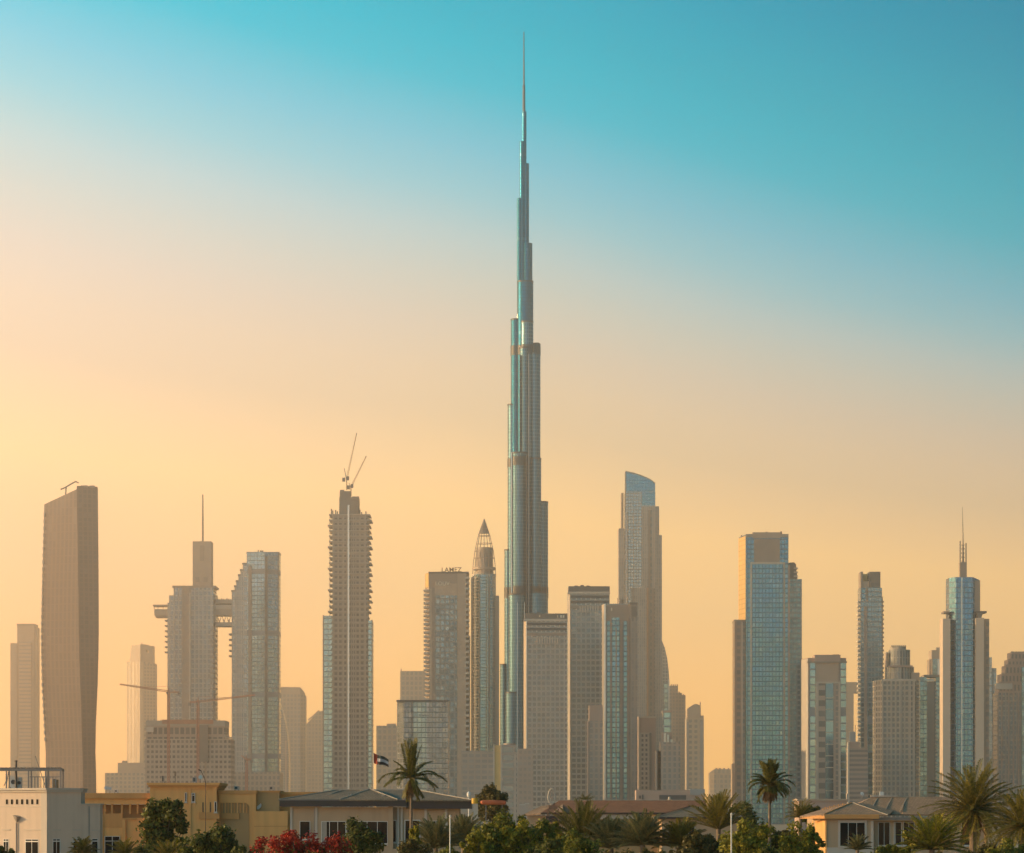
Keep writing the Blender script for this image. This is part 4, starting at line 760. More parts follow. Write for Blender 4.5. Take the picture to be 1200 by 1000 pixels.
def skew_window(t, x0, x1, yt, yb, dep, mull=1, trans=True):
    f = skew_box(t, 'window', x0, x1, yt, yb, dep, M_FRAME, out=0.5)
    n = mull + 1; w_ = (x1 - x0 - 0.6 * (n + 1)) / n
    for i in range(n):
        a = x0 + 0.6 + i * (w_ + 0.6)
        skew_box(t, 'pane', a, a + w_, yt + 0.5, yt + 2.2, dep, M_PANE, out=0.62, parent=f)
        skew_box(t, 'pane', a, a + w_, yt + 3.4, yb - 0.4, dep, M_PANE, out=0.62, parent=f)
    skew_box(t, 'sill', x0 - 0.6, x1 + 0.6, yb, yb + 1, dep, M_WHITE2, out=1.2, parent=f)
for i in range(8):
    x = 1.0 + i * 6.62; f = skew_box(v1, 'small_window', x, x + 3.6, 936.4, 943, on_sun, M_WHITE2, out=0.3); skew_box(v1, 'pane', x + 0.45, x + 3.15, 936.9, 942.6, on_sun, M_PANE, out=0.42, parent=f)
for x0, x1 in ((26.8, 44), (-2, 5)): skew_window(v1, x0, x1, 983.6, 1006, on_sun); skew_box(v1, 'lintel', x0 - 2, x1 + 2, 972.2, 973.4, on_sun, M_WHITE2, out=0.9)
for x0, x1 in ((61.3, 69.6), (83.3, 92)): skew_window(v1, x0, x1, 983.2, 1006, on_shade, 1); skew_box(v1, 'lintel', x0, x1 + .6, 972.2, 973.6, on_shade, M_WHITE2, out=0.9)
def on_low(x): return 21 + (x - 92) * 13 / 21.0
skew_window(v1, 104, 111, 983.2, 1006, on_low, 0); skew_box(v1, 'lintel', 104, 111.5, 972.6, 974, on_low, M_WHITE2, out=0.9)
skew_box(v1, 'pilaster', 47.5, 55, 929, None, on_sun, M_WHITE2, out=0.5); skew_box(v1, 'pilaster', 100.6, 101.6, 945, None, on_low, M_PIPE, out=0.6)
skew_box(v1, 'string_course', -30, 47.5, 945, 946, on_sun, M_WHITE2, out=0.5)
dp = v1.tb('drain_pipe', [(15.5, 1010, on_sun(15.5) - 1.6), (15.5, 964, on_sun(15.5) - 1.6)], 0.9, M_PIPE)
v1.tb('rain_hopper', [(16, 963.6, on_sun(16) - 2), (16.4, 960, on_sun(16.4) - 2.4), (16.8, 956.4, on_sun(16.8) - 3)], [1.0, 3.2, 5.0], M_PIPE, parent=dp, n=4)
# pergola and plant on its roof
zr = H + (HOR - 924) * v1.m
pg = T('roof_pergola', 'grey timber pergola on the roof of the white villa', 'pergola', 304, 32, z0=zr)
for y in (4, 26): pg.bx('beam', -14, 71.5, 900.6 if y == 4 else 901.2, M_PIPE, yb=903.4, d0=y, d1=y + 2)
for i in range(19): pg.bx('rafter', -12 + i * 4.4, -10.8 + i * 4.4, 899.4, M_PIPE, yb=900.6, d0=1, d1=31)
for x in (-10, 6, 32, 52, 69.6):
    for y in (4.2, 26.4): pg.bx('post', x, x + 1.5, 903.4, M_PIPE, yb=None, d0=y, d1=y + 1.6)
pg.bx('side_beam', 70, 71.4, 900.8, M_PIPE, yb=903.2, d0=6, d1=26)
pg.tb('brace', [(6.6, 922, 4.6), (9.4, 904, 4.6)], 0.5, M_PIPE); pg.tb('brace', [(4, 921, 4.6), (8, 912, 4.6)], 0.5, M_PIPE)
for i in range(9): pg.bx('baluster', 36 + i * 3.5, 36.9 + i * 3.5, 910.5, M_PIPE, d0=6, d1=7)
pg.bx('rail', 34, 69.6, 910, M_PIPE, yb=911, d0=5.6, d1=7.4)
def ac_unit(px, w_, yt, yb, D, label, dd=0):
    t = T('air_conditioner', label, 'air conditioner', D, px, 'air conditioners on the white villa roof', z0=zr)
    t.bx('casing', px - w_ / 2, px + w_ / 2, yt, M_FRAME, d0=dd, d1=dd + 7)
    mb = MB(); c = Vector(t.P(px, (yt + 924) / 2, dd)); r = min(w_ * .36, (924 - yt) * .36) * t.m
    mb.tube([c + Vector((0, -.05, 0)), c + Vector((0, -.005, 0))], r, 14); mb.build('fan_grille', M_DARKM, t.root); t.bx('foot', px - w_ / 2, px - w_ / 2 + 1, 923, M_DARKM, d0=dd - 0.4, d1=dd)
    return t
ac_unit(15.5, 7.5, 909, 921, 306, 'grey air conditioner under the pergola, left one'); ac_unit(22.5, 5.6, 911, 921, 306.5, 'grey air conditioner under the pergola, smaller right one')
ch = T('roof_tank', 'pale round water tank under the roof pergola, at its right end', 'water tank', 309, 62, z0=zr); ch.cy('shell', 57, 68, 914, M_BEIGE, dc=5); ch.cy('lid', 60, 65, 912.8, M_PIPE, yb=914, dc=5)
vp_ = T('vent_pipe', 'dark upright vent pipe above the white villa pergola', 'pipe', 305, 18.5, z0=zr); vp_.cy('stack', 17.2, 19.8, 893, M_DARKM, dc=2); vp_.cy('cap', 16.8, 20.2, 891.2, M_DARKM, yb=893, dc=2)
tb_ = T('slanting_pole', 'thin pole leaning on the white villa roof, against the waisted tower', 'pole', 312, 45, z0=zr); tb_.tb('shaft', [(53, 922, 2), (41, 886, 2)], 0.5, M_PIPE)

# ochre villa: a long low wing, a corniced middle block, an arcaded right wing
v2 = T('ochre_villa', 'ochre villa with corniced middle block and arcaded wings, between the white and grey roofed villas', 'villa', 330, 210)
v2.bx('wing_wall', 112, 178, 943, M_SHADED, d0=14, d1=110); v2.bx('wing_roof', 93, 178, 929.6, M_YELB, yb=936, d0=-4, d1=112); v2.bx('wing_beam', 95, 178, 936, M_YEL, yb=942.6, d0=0, d1=14)
v2.bx('beam_end', 84.5, 95, 935.6, M_YELB, yb=942.6, d0=2, d1=10)
for x in (113.6, 121.6, 130, 141.6, 151, 160, 169): v2.bx('pillar', x, x + 2.2, 942.6, M_YELB, yb=954, d0=0.8, d1=5)
v2.bx('pillar', 112.4, 121, 954, M_YEL, d0=-0.6, d1=14); v2.bx('balustrade', 121, 143.5, 953.6, M_YELB, yb=970, d0=0.4, d1=3); v2.bx('wing_wall', 121, 143.5, 970, M_YEL, d0=1, d1=14)
v2.bx('bay', 143.5, 178, 958.6, M_YEL, d0=2, d1=14); v2.bx('balcony_rail', 143.6, 160, 959.2, M_YELB, yb=960.6, d0=-0.6, d1=2)
window(v2, 122.6, 140.5, 980, 1004, d=1, mull=1, trans=1); v2.bx('pillar', 143.4, 147, 961, M_YEL, d0=-0.4, d1=2)
v2.bx('block_wall', 178, 254, 924, M_YEL, d0=-8, d1=100)
for k_, (o_, y0, y1) in enumerate(((1.0, 922.6, 925), (3.0, 920.4, 922.6), (4.6, 917.6, 920.4))): v2.bx('cornice', 178 - o_, 254 + o_, y0, M_YELB if k_ == 1 else M_YEL, yb=y1, d0=-8 - o_ * 1.3, d1=102)
v2.bx('corner_pier', 176.4, 181, 925, M_YEL, d0=-8.6, d1=-4); v2.bx('pier', 221.8, 224.6, 925, M_YEL, d0=-9, d1=-7); v2.bx('pier', 250.6, 254.6, 925, M_YEL, d0=-9, d1=-4)
window(v2, 217.4, 219.8, 929, 940, d=-8, mull=0); window(v2, 225.4, 229.4, 929.6, 940, d=-8, mull=0, trans=1)
for x in (238, 246.6): v2.bx('slot', x, x + 1.2, 940.5, M_FASC, yb=952, d0=-8.4, d1=-7.6)
v2.bx('balustrade', 234, 258, 952, M_YELB, yb=960, d0=-10, d1=-8); window(v2, 252, 255, 939.6, 952, d=-9, mull=0)
v2.bx('right_wall', 254, 300, 929, M_YEL, d0=8, d1=100); v2.bx('right_cornice', 254.6, 300.5, 926.4, M_YELB, yb=930.6, d0=4, d1=104)
for i in range(9): v2.bx('arcade_pillar', 259 + i * 3.6, 260.6 + i * 3.6, 941, M_YEL if i % 2 else M_YELB, yb=953, d0=6.4, d1=8.4)
v2.bx('arcade_shade', 258, 291.4, 941, M_SHADED, d0=7.6, d1=8.2)  # thin dark ochre sheet stands in for shade behind the pillars
v2.sl('arch', [(288, 941), (291, 943.4), (292.4, 948), (292.8, 960), (292.8, None), (299.4, None), (299.4, 931), (256, 931), (256, 941)], M_YEL, 5.4, 7.4)
v2.bx('balustrade', 258, 280, 953, M_YELB, yb=960, d0=5, d1=7)
v2.bx('shaded_block', 299.6, 326.4, 928.6, M_SHADED, d0=14, d1=90); v2.bx('shaded_coping', 299, 327, 926.6, M_YELB, yb=928.8, d0=12, d1=92); v2.bx('garden_wall', 297.5, 337, 950.8, M_YEL, d0=2, d1=12); v2.bx('wall_groove', 297.5, 337, 968, M_YELB, yb=969, d0=1.6, d1=2.4)  # shaded block carries its shade in the darker ochre
v2.bx('back_wing', 326.4, 372, 930, M_YELB, d0=30, d1=90); v2.bx('back_wing_roof', 325, 374, 928, M_YELB, yb=931, d0=28, d1=92)
sd = T('satellite_dish', 'white satellite dish on the garden wall of the ochre villa', 'satellite dish', 331, 303, z0=H + (HOR - 950.8) * 330 / F)
mb = MB(); c0 = Vector(sd.P(303, 945.6, 5)); ax = Vector((-.35, -.85, .4)).normalized(); mb.tube([c0 + ax * q for q in (0, .05, .16, .28)], [0.05, 0.22, 0.34, 0.4], 16); mb.build('dish', M_FRAME, sd.root)
sd.tb('post', [(303.6, 951, 6), (303.4, 946, 5.4)], 0.4, M_PIPE)
an = T('street_light', 'thin dark street light pole with bent arm before the ochre villa', 'street light', 300, 241); an.tb('pole', [(241, 1050, 0), (241, 918, 0)], 0.42, M_FASC); an.tb('arm', [(241, 918, 0), (239.6, 912, 0), (235, 902.5, 0)], [0.42, 0.4, 0.36], M_FASC); an.tb('lamp_head', [(236, 903.5, 0), (232.6, 902, 0)], [0.5, 0.9], M_FASC)

# grey hipped villa
v3 = T('grey_roofed_villa', 'beige villa under a wide grey hipped roof with dark fascia, behind the coconut palm', 'villa', 280, 440)
v3.bx('wall', 342, 458, 946, M_BEIGE, d0=10, d1=120); v3.bx('wall', 458, 538, 946, M_BEIGE, d0=16, d1=116); v3.bx('column', 454.6, 460.4, 945.5, M_BEIGE, d0=7, d1=15)
v3.bx('fascia', 327.5, 476, 937.4, M_FASC, yb=945.4, d0=-1, d1=1); v3.bx('fascia', 476, 552, 938.4, M_FASC, yb=948, d0=3, d1=5); v3.bx('fascia', 327.5, 329.5, 937.4, M_FASC, yb=945.4, d0=1, d1=128); v3.bx('fascia', 550, 552, 938.4, M_FASC, yb=948, d0=5, d1=128)
v3.bx('soffit', 329.5, 550, 944.2, M_BEIGE, yb=945.2, d0=5.2, d1=127)
v3.bx('gutter', 327, 476.3, 936.8, M_CONCD, yb=938.2, d0=-1.6, d1=0.4)
rf = roof_poly(v3, 'roof', [[(326.5, 937, -1), (552.5, 937.6, -1), (486, 925.4, 64), (392, 925.4, 64)], [(326.5, 937, -1), (326.5, 937, 129), (392, 925.4, 64)], [(552.5, 937.6, -1), (552.5, 937.6, 129), (486, 925.4, 64)], [(326.5, 937, 129), (552.5, 937.6, 129), (486, 925.4, 64), (392, 925.4, 64)]], R_GREY)
roof_poly(v3, 'front_gable_roof', [[(398, 937.2, -3), (466, 937.2, -3), (432, 924.6, 32)], [(398, 937.2, -3), (432, 924.6, 32), (432, 924.6, 70), (398, 931, 50)], [(466, 937.2, -3), (432, 924.6, 32), (432, 924.6, 70), (466, 931, 50)]], R_GREY, parent=rf)
M_RIDGE = plain('pale_ridge_mortar', (0.44, 0.38, 0.31), 0.8, nscale=2.0, amt=0.2)
for p0, p1 in (((327, 936.6, -1), (392, 925, 64)), ((552, 937.2, -1), (486, 925, 64)), ((392, 925, 64), (486, 925, 64)), ((398, 936.8, -3), (432, 924.2, 32)), ((466, 936.8, -3), (432, 924.2, 32)), ((372, 936.4, 8), (398, 925.2, 60))):
    v3.tb('ridge_cap', [p0, p1], 0.5, M_RIDGE, parent=rf)
window(v3, 350.6, 363, 962.4, 984, d=10, mull=0); window(v3, 376, 405, 962.6, 989, d=10, mull=2, curtain=True); window(v3, 405.6, 454, 962.6, 989, d=10, mull=3)
for x in (339.4, 368.8): v3.bx('column', x, x + 2.6, 946, M_WHITE2, d0=9, d1=11)
window(v3, 459.6, 464, 961.4, 987.4, d=16, mull=0); v3.bx('column', 465, 467.4, 946, M_WHITE2, d0=14, d1=17); v3.bx('column', 469, 471.4, 946, M_WHITE2, d0=14, d1=17); window(v3, 473.6, 492, 961, 988, d=16, mull=1, fr=0.8); v3.bx('column', 497, 500, 946, M_WHITE2, d0=14, d1=17); v3.bx('column', 521, 524, 946, M_WHITE2, d0=14, d1=17); window(v3, 503, 518, 962, 990, d=16, mull=1)
v3.bx('sill_band', 340, 458, 990, M_WHITE2, yb=991.6, d0=8.6, d1=10.2); v3.bx('terrace', 447, 540, 995, M_BEIGE, d0=4, d1=14); v3.bx('down_pipe', 367.4, 368.1, 947, M_PIPE, d0=9, d1=9.8)
for x in (410, 447, 449): v3.bx('roof_vent', x, x + 1.6, 931.5 if x > 420 else 930.5, M_RIDGE, yb=936, d0=9, d1=12, parent=rf)
fl = T('flagpole', 'pale flagpole flying a red edged flag above the grey hipped roof', 'flagpole', 345, 437.6)
fl.tb('pole', [(437.6, 1045, 0), (437.6, 880, 0)], [0.5, 0.3], M_FRAME, n=8); fl.tb('finial', [(437.6, 880, 0), (437.6, 879, 0)], [0.6, 0.3], M_SUNGOLD)
def flag_strip(part, u0, u1, w0, w1, mat):
    mb = MB(); m = fl.m; n = 8
    def P(u, w_):
        x = 437.9 + u * 17.5; sag = u * 7.6 + 0.7 * math.sin(u * 7); hgt = 12.2 - 3.2 * u
        return Vector(fl.P(x, 882.2 + sag + w_ * hgt, 0)) + Vector((0, 0.16 * math.sin(u * 9 + w_), 0))
    for i in range(n):
        a, e = u0 + (u1 - u0) * i / n, u0 + (u1 - u0) * (i + 1) / n; q = [P(a, w1), P(e, w1), P(e, w0), P(a, w0)]; mb.face(q); mb.face([p + Vector((0, .02, 0)) for p in q[::-1]])
    return mb.build(part, mat, fl.root)
flag_strip('red_band', 0, 0.24, 0, 1, plain('red_cloth', (0.40, 0.06, 0.03), 0.8)); flag_strip('green_band', 0.24, 1, 0, 0.34, plain('dark_green_cloth', (0.03, 0.05, 0.05), 0.8)); flag_strip('white_band', 0.24, 1, 0.34, 0.67, plain('white_cloth', (0.42, 0.42, 0.44), 0.8)); flag_strip('black_band', 0.24, 1, 0.67, 1, plain('black_cloth', (0.02, 0.02, 0.025), 0.8))

# brown roofed house in the middle
v4 = T('brown_roofed_house', 'long house under a plain brown tiled roof, behind the row of young date palms', 'house', 330, 740)
v4.bx('wall', 650, 822, 953.4, M_BEIGE, d0=6, d1=110); v4.bx('eave', 634, 826, 952.4, M_FASC, yb=954, d0=0, d1=110)
roof_poly(v4, 'roof', [[(634, 952.6, 0), (830, 952.6, 0), (830, 938, 52), (656, 938, 52)], [(634, 952.6, 0), (656, 938, 52), (656, 938, 60), (634, 952.6, 112)], [(656, 938, 52), (830, 938, 52), (830, 952.6, 112), (634, 952.6, 112)]], R_BROWN)
roof_poly(v4, 'roof', [[(611, 955.5, 20), (660, 951, -4), (660, 941.5, 40), (634, 944.6, 40)]], R_TAN)
v4.bx('wall', 618, 652, 956, M_BEIGE, d0=20, d1=60); v4.tb('ridge_cap', [(656, 937.6, 52), (830, 937.6, 52)], 0.5, M_RIDGE)
v4.bx('fascia', 640, 664, 956.4, M_FASC, yb=964, d0=-2, d1=4); v4.bx('pale_band', 704, 745, 954.8, M_WHITE2, yb=960, d0=5, d1=7); v4.bx('sunlit_panel', 756, 768.6, 954.8, M_YEL, yb=960.4, d0=3, d1=7); v4.bx('pillar', 770.2, 773.4, 955, M_YEL, d0=1, d1=4); v4.bx('shade_band', 700, 770, 960.4, M_SHADED, d0=5.4, d1=7)  # sunlit panel and shade band put sun and shade into the wall colours
window(v4, 776, 794, 962, 985, d=6, mull=1)
v5 = T('grey_hipped_house', 'low house with grey hipped roof, right of the young date palms', 'house', 300, 815)
v5.bx('wall', 776, 866, 959, M_BEIGE, d0=8, d1=80); v5.bx('fascia', 767.6, 872, 957.6, M_FASC, yb=959.6, d0=0, d1=1.5)
roof_poly(v5, 'roof', [[(767, 957.8, 0), (873, 957.8, 0), (846, 945, 44), (812, 945, 44)], [(767, 957.8, 0), (812, 945, 44), (767, 957.8, 88)], [(873, 957.8, 0), (873, 957.8, 88), (846, 945, 44)], [(767, 957.8, 88), (873, 957.8, 88), (846, 945, 44), (812, 945, 44)]], R_GREY)
v5.tb('ridge_cap', [(767.4, 957.2, 0), (790, 950.4, 22), (812, 944.6, 44)], 0.45, M_FASC)
window(v5, 800, 815, 963, 985, d=8, mull=1)
for x, w_, y, lab in ((612, 6, 943.6, 'left small pale rooftop box by the brown roofed house'), (617.6, 4.5, 942.4, 'right small pale rooftop box by the brown roofed house')):
    t = T('rooftop_box', lab, 'roof unit', 345, x, z0=0); t.bx('casing', x - w_ / 2, x + w_ / 2, y, M_WHITE2, d0=0, d1=6); t.bx('lid', x - w_ / 2 - .4, x + w_ / 2 + .4, y - .7, M_FRAME, yb=y, d0=-.4, d1=6.4)

# far right villa with weathered roof
v6 = T('weathered_roof_villa', 'beige villa with sunlit left wall and wide weathered tile roof, behind the big date palm', 'villa', 285, 1030)
v6.pr('wall', [(956.4, 40), (968.5, 6), (1024, 6), (1024, 100), (956.4, 120)], 958, M_BEIGE); v6.bx('wall', 1024, 1108, 962, M_BEIGE, d0=14, d1=110)
v6.pr('sunlit_wall', [(955.6, 44), (966.4, 7), (967.6, 4.6), (969.4, 4.6), (969.4, 7)], 962, M_YEL)  # ochre skin over beige puts the sunlight into the wall's colour
v6.pr('eave', [(939.5, 30), (966, -3), (1030, -3), (1030, 0), (968, 0), (943, 30)], [959, 954.6, 954.6, 954.6, 954.6, 959], M_YELB, yb=959.6)
rr = roof_poly(v6, 'front_roof', [[(965, 954.6, -3), (1040, 955.4, -3), (1003, 940.6, 46)], [(940, 956.6, 36), (965, 954.6, -3), (1003, 940.6, 46)], [(1040, 955.4, -3), (1060, 945, 60), (1003, 940.6, 46)], [(940, 956.6, 36), (1003, 940.6, 46), (970, 949, 100)]], R_TAN)
roof_poly(v6, 'back_roof', [[(985, 954, 20), (1130, 955, 20), (1130, 933.6, 74), (1030, 933.6, 74)], [(985, 954, 20), (1030, 933.6, 74), (985, 954, 130)]], R_TAN)
for x in (1036, 1053, 1071): v6.tb('ridge_cap', [(x - 13, 950.6, 27), (x, 935, 70)], 0.45, M_RIDGE)
v6.tb('ridge_cap', [(965.4, 954.2, -3), (1003, 940.2, 46)], 0.5, M_YELB, parent=rr); v6.tb('ridge_cap', [(1040, 955, -3), (1003, 940.2, 46)], 0.4, M_RIDGE, parent=rr); v6.bx('ridge_beam', 1028, 1060, 931.8, M_WHITE2, yb=933.4, d0=72, d1=76)
v6.bx('roof_box', 1038.6, 1043.6, 927.4, M_FRAME, yb=932, d0=73, d1=76); v6.bx('eave', 1023.5, 1100, 958, M_CONCD, yb=961.2, d0=2, d1=8); v6.bx('soffit', 1023.5, 1100, 961.2, M_BEIGE, yb=962, d0=3, d1=14)
window(v6, 984.6, 1014.4, 964, 992, d=6, mull=2, fr=0.45); v6.bx('architrave', 982.6, 984.4, 962.6, M_WHITE2, yb=993, d0=5, d1=6.4); v6.bx('architrave', 1014.6, 1016.4, 962.6, M_WHITE2, yb=993, d0=5, d1=6.4); v6.bx('architrave', 982.6, 1016.4, 961.4, M_WHITE2, yb=963.6, d0=4.8, d1=6.4)
v6.bx('plinth', 968.2, 1024.4, 993.4, M_WHITE2, d0=4.8, d1=6.4); v6.bx('corner_column', 1021, 1024.2, 962, M_WHITE2, d0=5, d1=7)
window(v6, 1030.6, 1044.4, 963.6, 991, d=14, mull=1, fr=0.4); window(v6, 1049, 1058, 963.6, 991, d=14, mull=0, fr=0.4, curtain=True); window(v6, 1060, 1073, 963.6, 991, d=14, mull=1, fr=0.4); window(v6, 1076, 1090, 963.6, 991, d=14, mull=1, fr=0.4); window(v6, 1128, 1140, 963.6, 991, d=14, mull=0)
v6.bx('right_wall', 1108, 1160, 957, M_BEIGE, d0=14, d1=100); v6.bx('pillar', 1154.6, 1157.4, 962, M_YEL, d0=8, d1=11); v6.bx('balustrade', 1146, 1180, 991.6, M_BEIGE, d0=2, d1=8)
for i in range(11):
    x = 968 + i * 2.6; v6.bx('roof_finial', x, x + 1.3, np.interp(x, [968, 1000], [949, 942]) - 1.6 - (i % 2), M_YEL, yb=np.interp(x, [968, 1000], [951, 943]), d0=44, d1=46, parent=rr)
bh = T('peach_roof_house', 'peach low house with flat roof behind the shrubs, left of the weathered roof villa', 'house', 380, 970); bh.bx('wall', 936, 992, 938, M_PINK, d0=0, d1=60); bh.bx('roof_edge', 934, 994, 936.4, M_TAN, yb=938.6, d0=-2, d1=62)
bh.tb('chimney', [(993.6, 940, 10), (993.6, 930, 10)], 0.9, M_WHITE2)

# small things between the villas
M_ORAN = plain('orange_canvas', (0.50, 0.13, 0.05), 0.7, nscale=0.8); M_YELP = plain('yellow_paint', (0.58, 0.33, 0.03), 0.5)
oc = T('orange_canopy', 'long rounded orange canopy on two posts before the round dark tree', 'canopy', 262, 578)
mb = MB(); mb.tube([oc.P(563, 940.4, 0), oc.P(565, 940.4, 0), oc.P(580, 940.6, 0), oc.P(592, 940.8, 0), oc.P(593.4, 940.8, 0)], [0.06, 0.17, 0.18, 0.15, 0.06], 12); mb.build('canvas', M_ORAN, oc.root)
for x in (569, 588): oc.bx('post', x, x + 0.9, 942, M_PIPE, d0=0, d1=1)
yd = T('yellow_drum', 'yellow drum on top of a pale square post left of the orange canopy', 'post', 255, 557); yd.bx('post', 554.6, 560, 942, M_WHITE2, d0=0, d1=5); yd.cy('drum', 552.6, 560.6, 935.4, M_YELP, yb=942, dc=2.4, rd=3.4); yd.bx('bracket', 560, 563, 938.4, M_FASC, yb=940, d0=1, d1=3)
wv = T('round_roof_vent', 'white onion shaped roof vent at the right end of the grey hipped roof', 'vent', 330, 549.5)
mb = MB(); mb.lathe([(0.07, wv.Z(1045)), (0.07, wv.Z(935)), (0.16, wv.Z(934)), (0.21, wv.Z(931.5)), (0.20, wv.Z(929.6)), (0.1, wv.Z(928)), (0.02, wv.Z(927.4))], n=14); mb.build('ball', M_FRAME, wv.root)
lp = T('loop_mast', 'pale loop shaped aerial on a rusty lattice stand above the hedges', 'aerial', 285, 647)
lp.tb('loop', [(646.4 + 4.0 * math.cos(a) * (1 - .25 * math.sin(a)), 933 - 9.0 * math.sin(a), 2) for a in [-math.pi / 2 + 2 * math.pi * q / 24 for q in range(25)]], 0.85, M_PALE, n=6)
lp.tb('inner_loop', [(646.4 + 1.8 * math.cos(a), 931 - 4.4 * math.sin(a), 2) for a in [2 * math.pi * q / 16 for q in range(17)]], 0.5, M_PINK)
M_RUST = plain('rusty_iron', (0.30, 0.16, 0.10), 0.8, 0.2, nscale=2.0, amt=0.4)
for x in (641.4, 653.6):
    for y in (0, 8): lp.bx('leg', x, x + 1.5, 948, M_RUST, d0=y, d1=y + 1.2)
for i in range(5):
    lp.tb('brace', [(642, 950 + i * 6, 0.4), (654.4, 956 + i * 6, 0.4)], 0.45, M_RUST, n=4); lp.tb('brace', [(654.4, 950 + i * 6, 0.4), (642, 956 + i * 6, 0.4)], 0.45, M_RUST, n=4)
lp.bx('deck', 640, 656.4, 957, M_FASC, yb=958.6, d0=-1, d1=10); lp.bx('cage', 643, 653, 944, M_RUST, yb=948.6, d0=1, d1=8); lp.bx('cage', 648, 650.6, 941, M_RUST, yb=944, d0=2, d1=6)
def lamp_post(px, yt, D, label):
    t = T('lamp_post', label, 'lamp post', D, px, 'pale lamp posts among the shrubs')
    t.tb('pole', [(px, 1080, 0), (px, yt + 2.5, 0)], [0.95, 0.75], M_FRAME, n=10); t.tb('lamp_head', [(px, yt + 2.6, 0), (px + .2, yt + .8, 0), (px + .6, yt, 0)], [0.9, 1.5, 0.9], M_FRAME, n=10); t.tb('lamp_arm', [(px, yt + 2, 0), (px + 2, yt + 1.2, -1)], 0.5, M_PIPE)
    t.bx('base', px - 1.6, px + 1.6, 1078, M_CONC, d0=-1.6, d1=1.6)
lamp_post(857, 953, 205, 'pale lamp post before the bright round shrub, left of the tall skirted palm'); lamp_post(527.4, 955.5, 205, 'pale lamp post right of the coconut palm, before the grey roofed villa')

# ------------------------------------------------------------------ plants
def quads(P, A, B):
    """arrays of centre, half side vectors -> verts, faces of separate leaves (a pointed diamond)"""
    n = len(P); V = np.empty((n, 4, 3)); V[:, 0] = P - A; V[:, 1] = P + B * 0.55 - A * 0.1; V[:, 2] = P + A; V[:, 3] = P - B * 0.55 - A * 0.1
    return V.reshape(-1, 3), np.arange(n * 4).reshape(-1, 4)
def fast_mesh(name, V, Fq, mat, parent):
    me = bpy.data.meshes.new(name); me.vertices.add(len(V)); me.vertices.foreach_set('co', V.astype(np.float32).ravel())
    k_ = Fq.shape[1]; me.loops.add(Fq.size); me.loops.foreach_set('vertex_index', Fq.astype(np.int32).ravel())
    me.polygons.add(len(Fq)); me.polygons.foreach_set('loop_start', np.arange(len(Fq), dtype=np.int32) * k_); me.polygons.foreach_set('loop_total', np.full(len(Fq), k_, dtype=np.int32))
    me.update(calc_edges=True); me.validate(); return link(name, me, mat, parent)
def unit(a): return a / (np.linalg.norm(a, axis=-1, keepdims=True) + 1e-9)

M_BARK = plain('bark', (0.12, 0.085, 0.06), 0.9, nscale=3.0, amt=0.4, bump=0.5); M_PTRUNK = plain('palm_trunk', (0.22, 0.155, 0.105), 0.9, nscale=4.0, amt=0.5, bump=0.6)
L_DARK = leafmat('dark_green_leaf', (0.042, 0.055, 0.012), (0.16, 0.165, 0.032), 0.35); L_MID = leafmat('mid_green_leaf', (0.070, 0.085, 0.014), (0.25, 0.245, 0.034), 0.4); L_BRI = leafmat('yellow_green_leaf', (0.12, 0.125, 0.016), (0.40, 0.35, 0.040), 0.45)
L_OLIVE = leafmat('olive_leaf', (0.065, 0.058, 0.018), (0.20, 0.155, 0.040), 0.35); L_RED = leafmat('red_flower', (0.20, 0.016, 0.010), (0.50, 0.050, 0.022), 0.35)
L_PALM = leafmat('palm_leaf', (0.060, 0.066, 0.016), (0.22, 0.195, 0.042), 0.35); L_PALMO = leafmat('golden_palm_leaf', (0.10, 0.095, 0.020), (0.34, 0.265, 0.045), 0.4); L_PALMG = leafmat('grey_palm_leaf', (0.085, 0.095, 0.045), (0.27, 0.255, 0.11), 0.3); L_DEAD = leafmat('dead_palm_leaf', (0.16, 0.09, 0.04), (0.30, 0.17, 0.08), 0.2, 0.8)

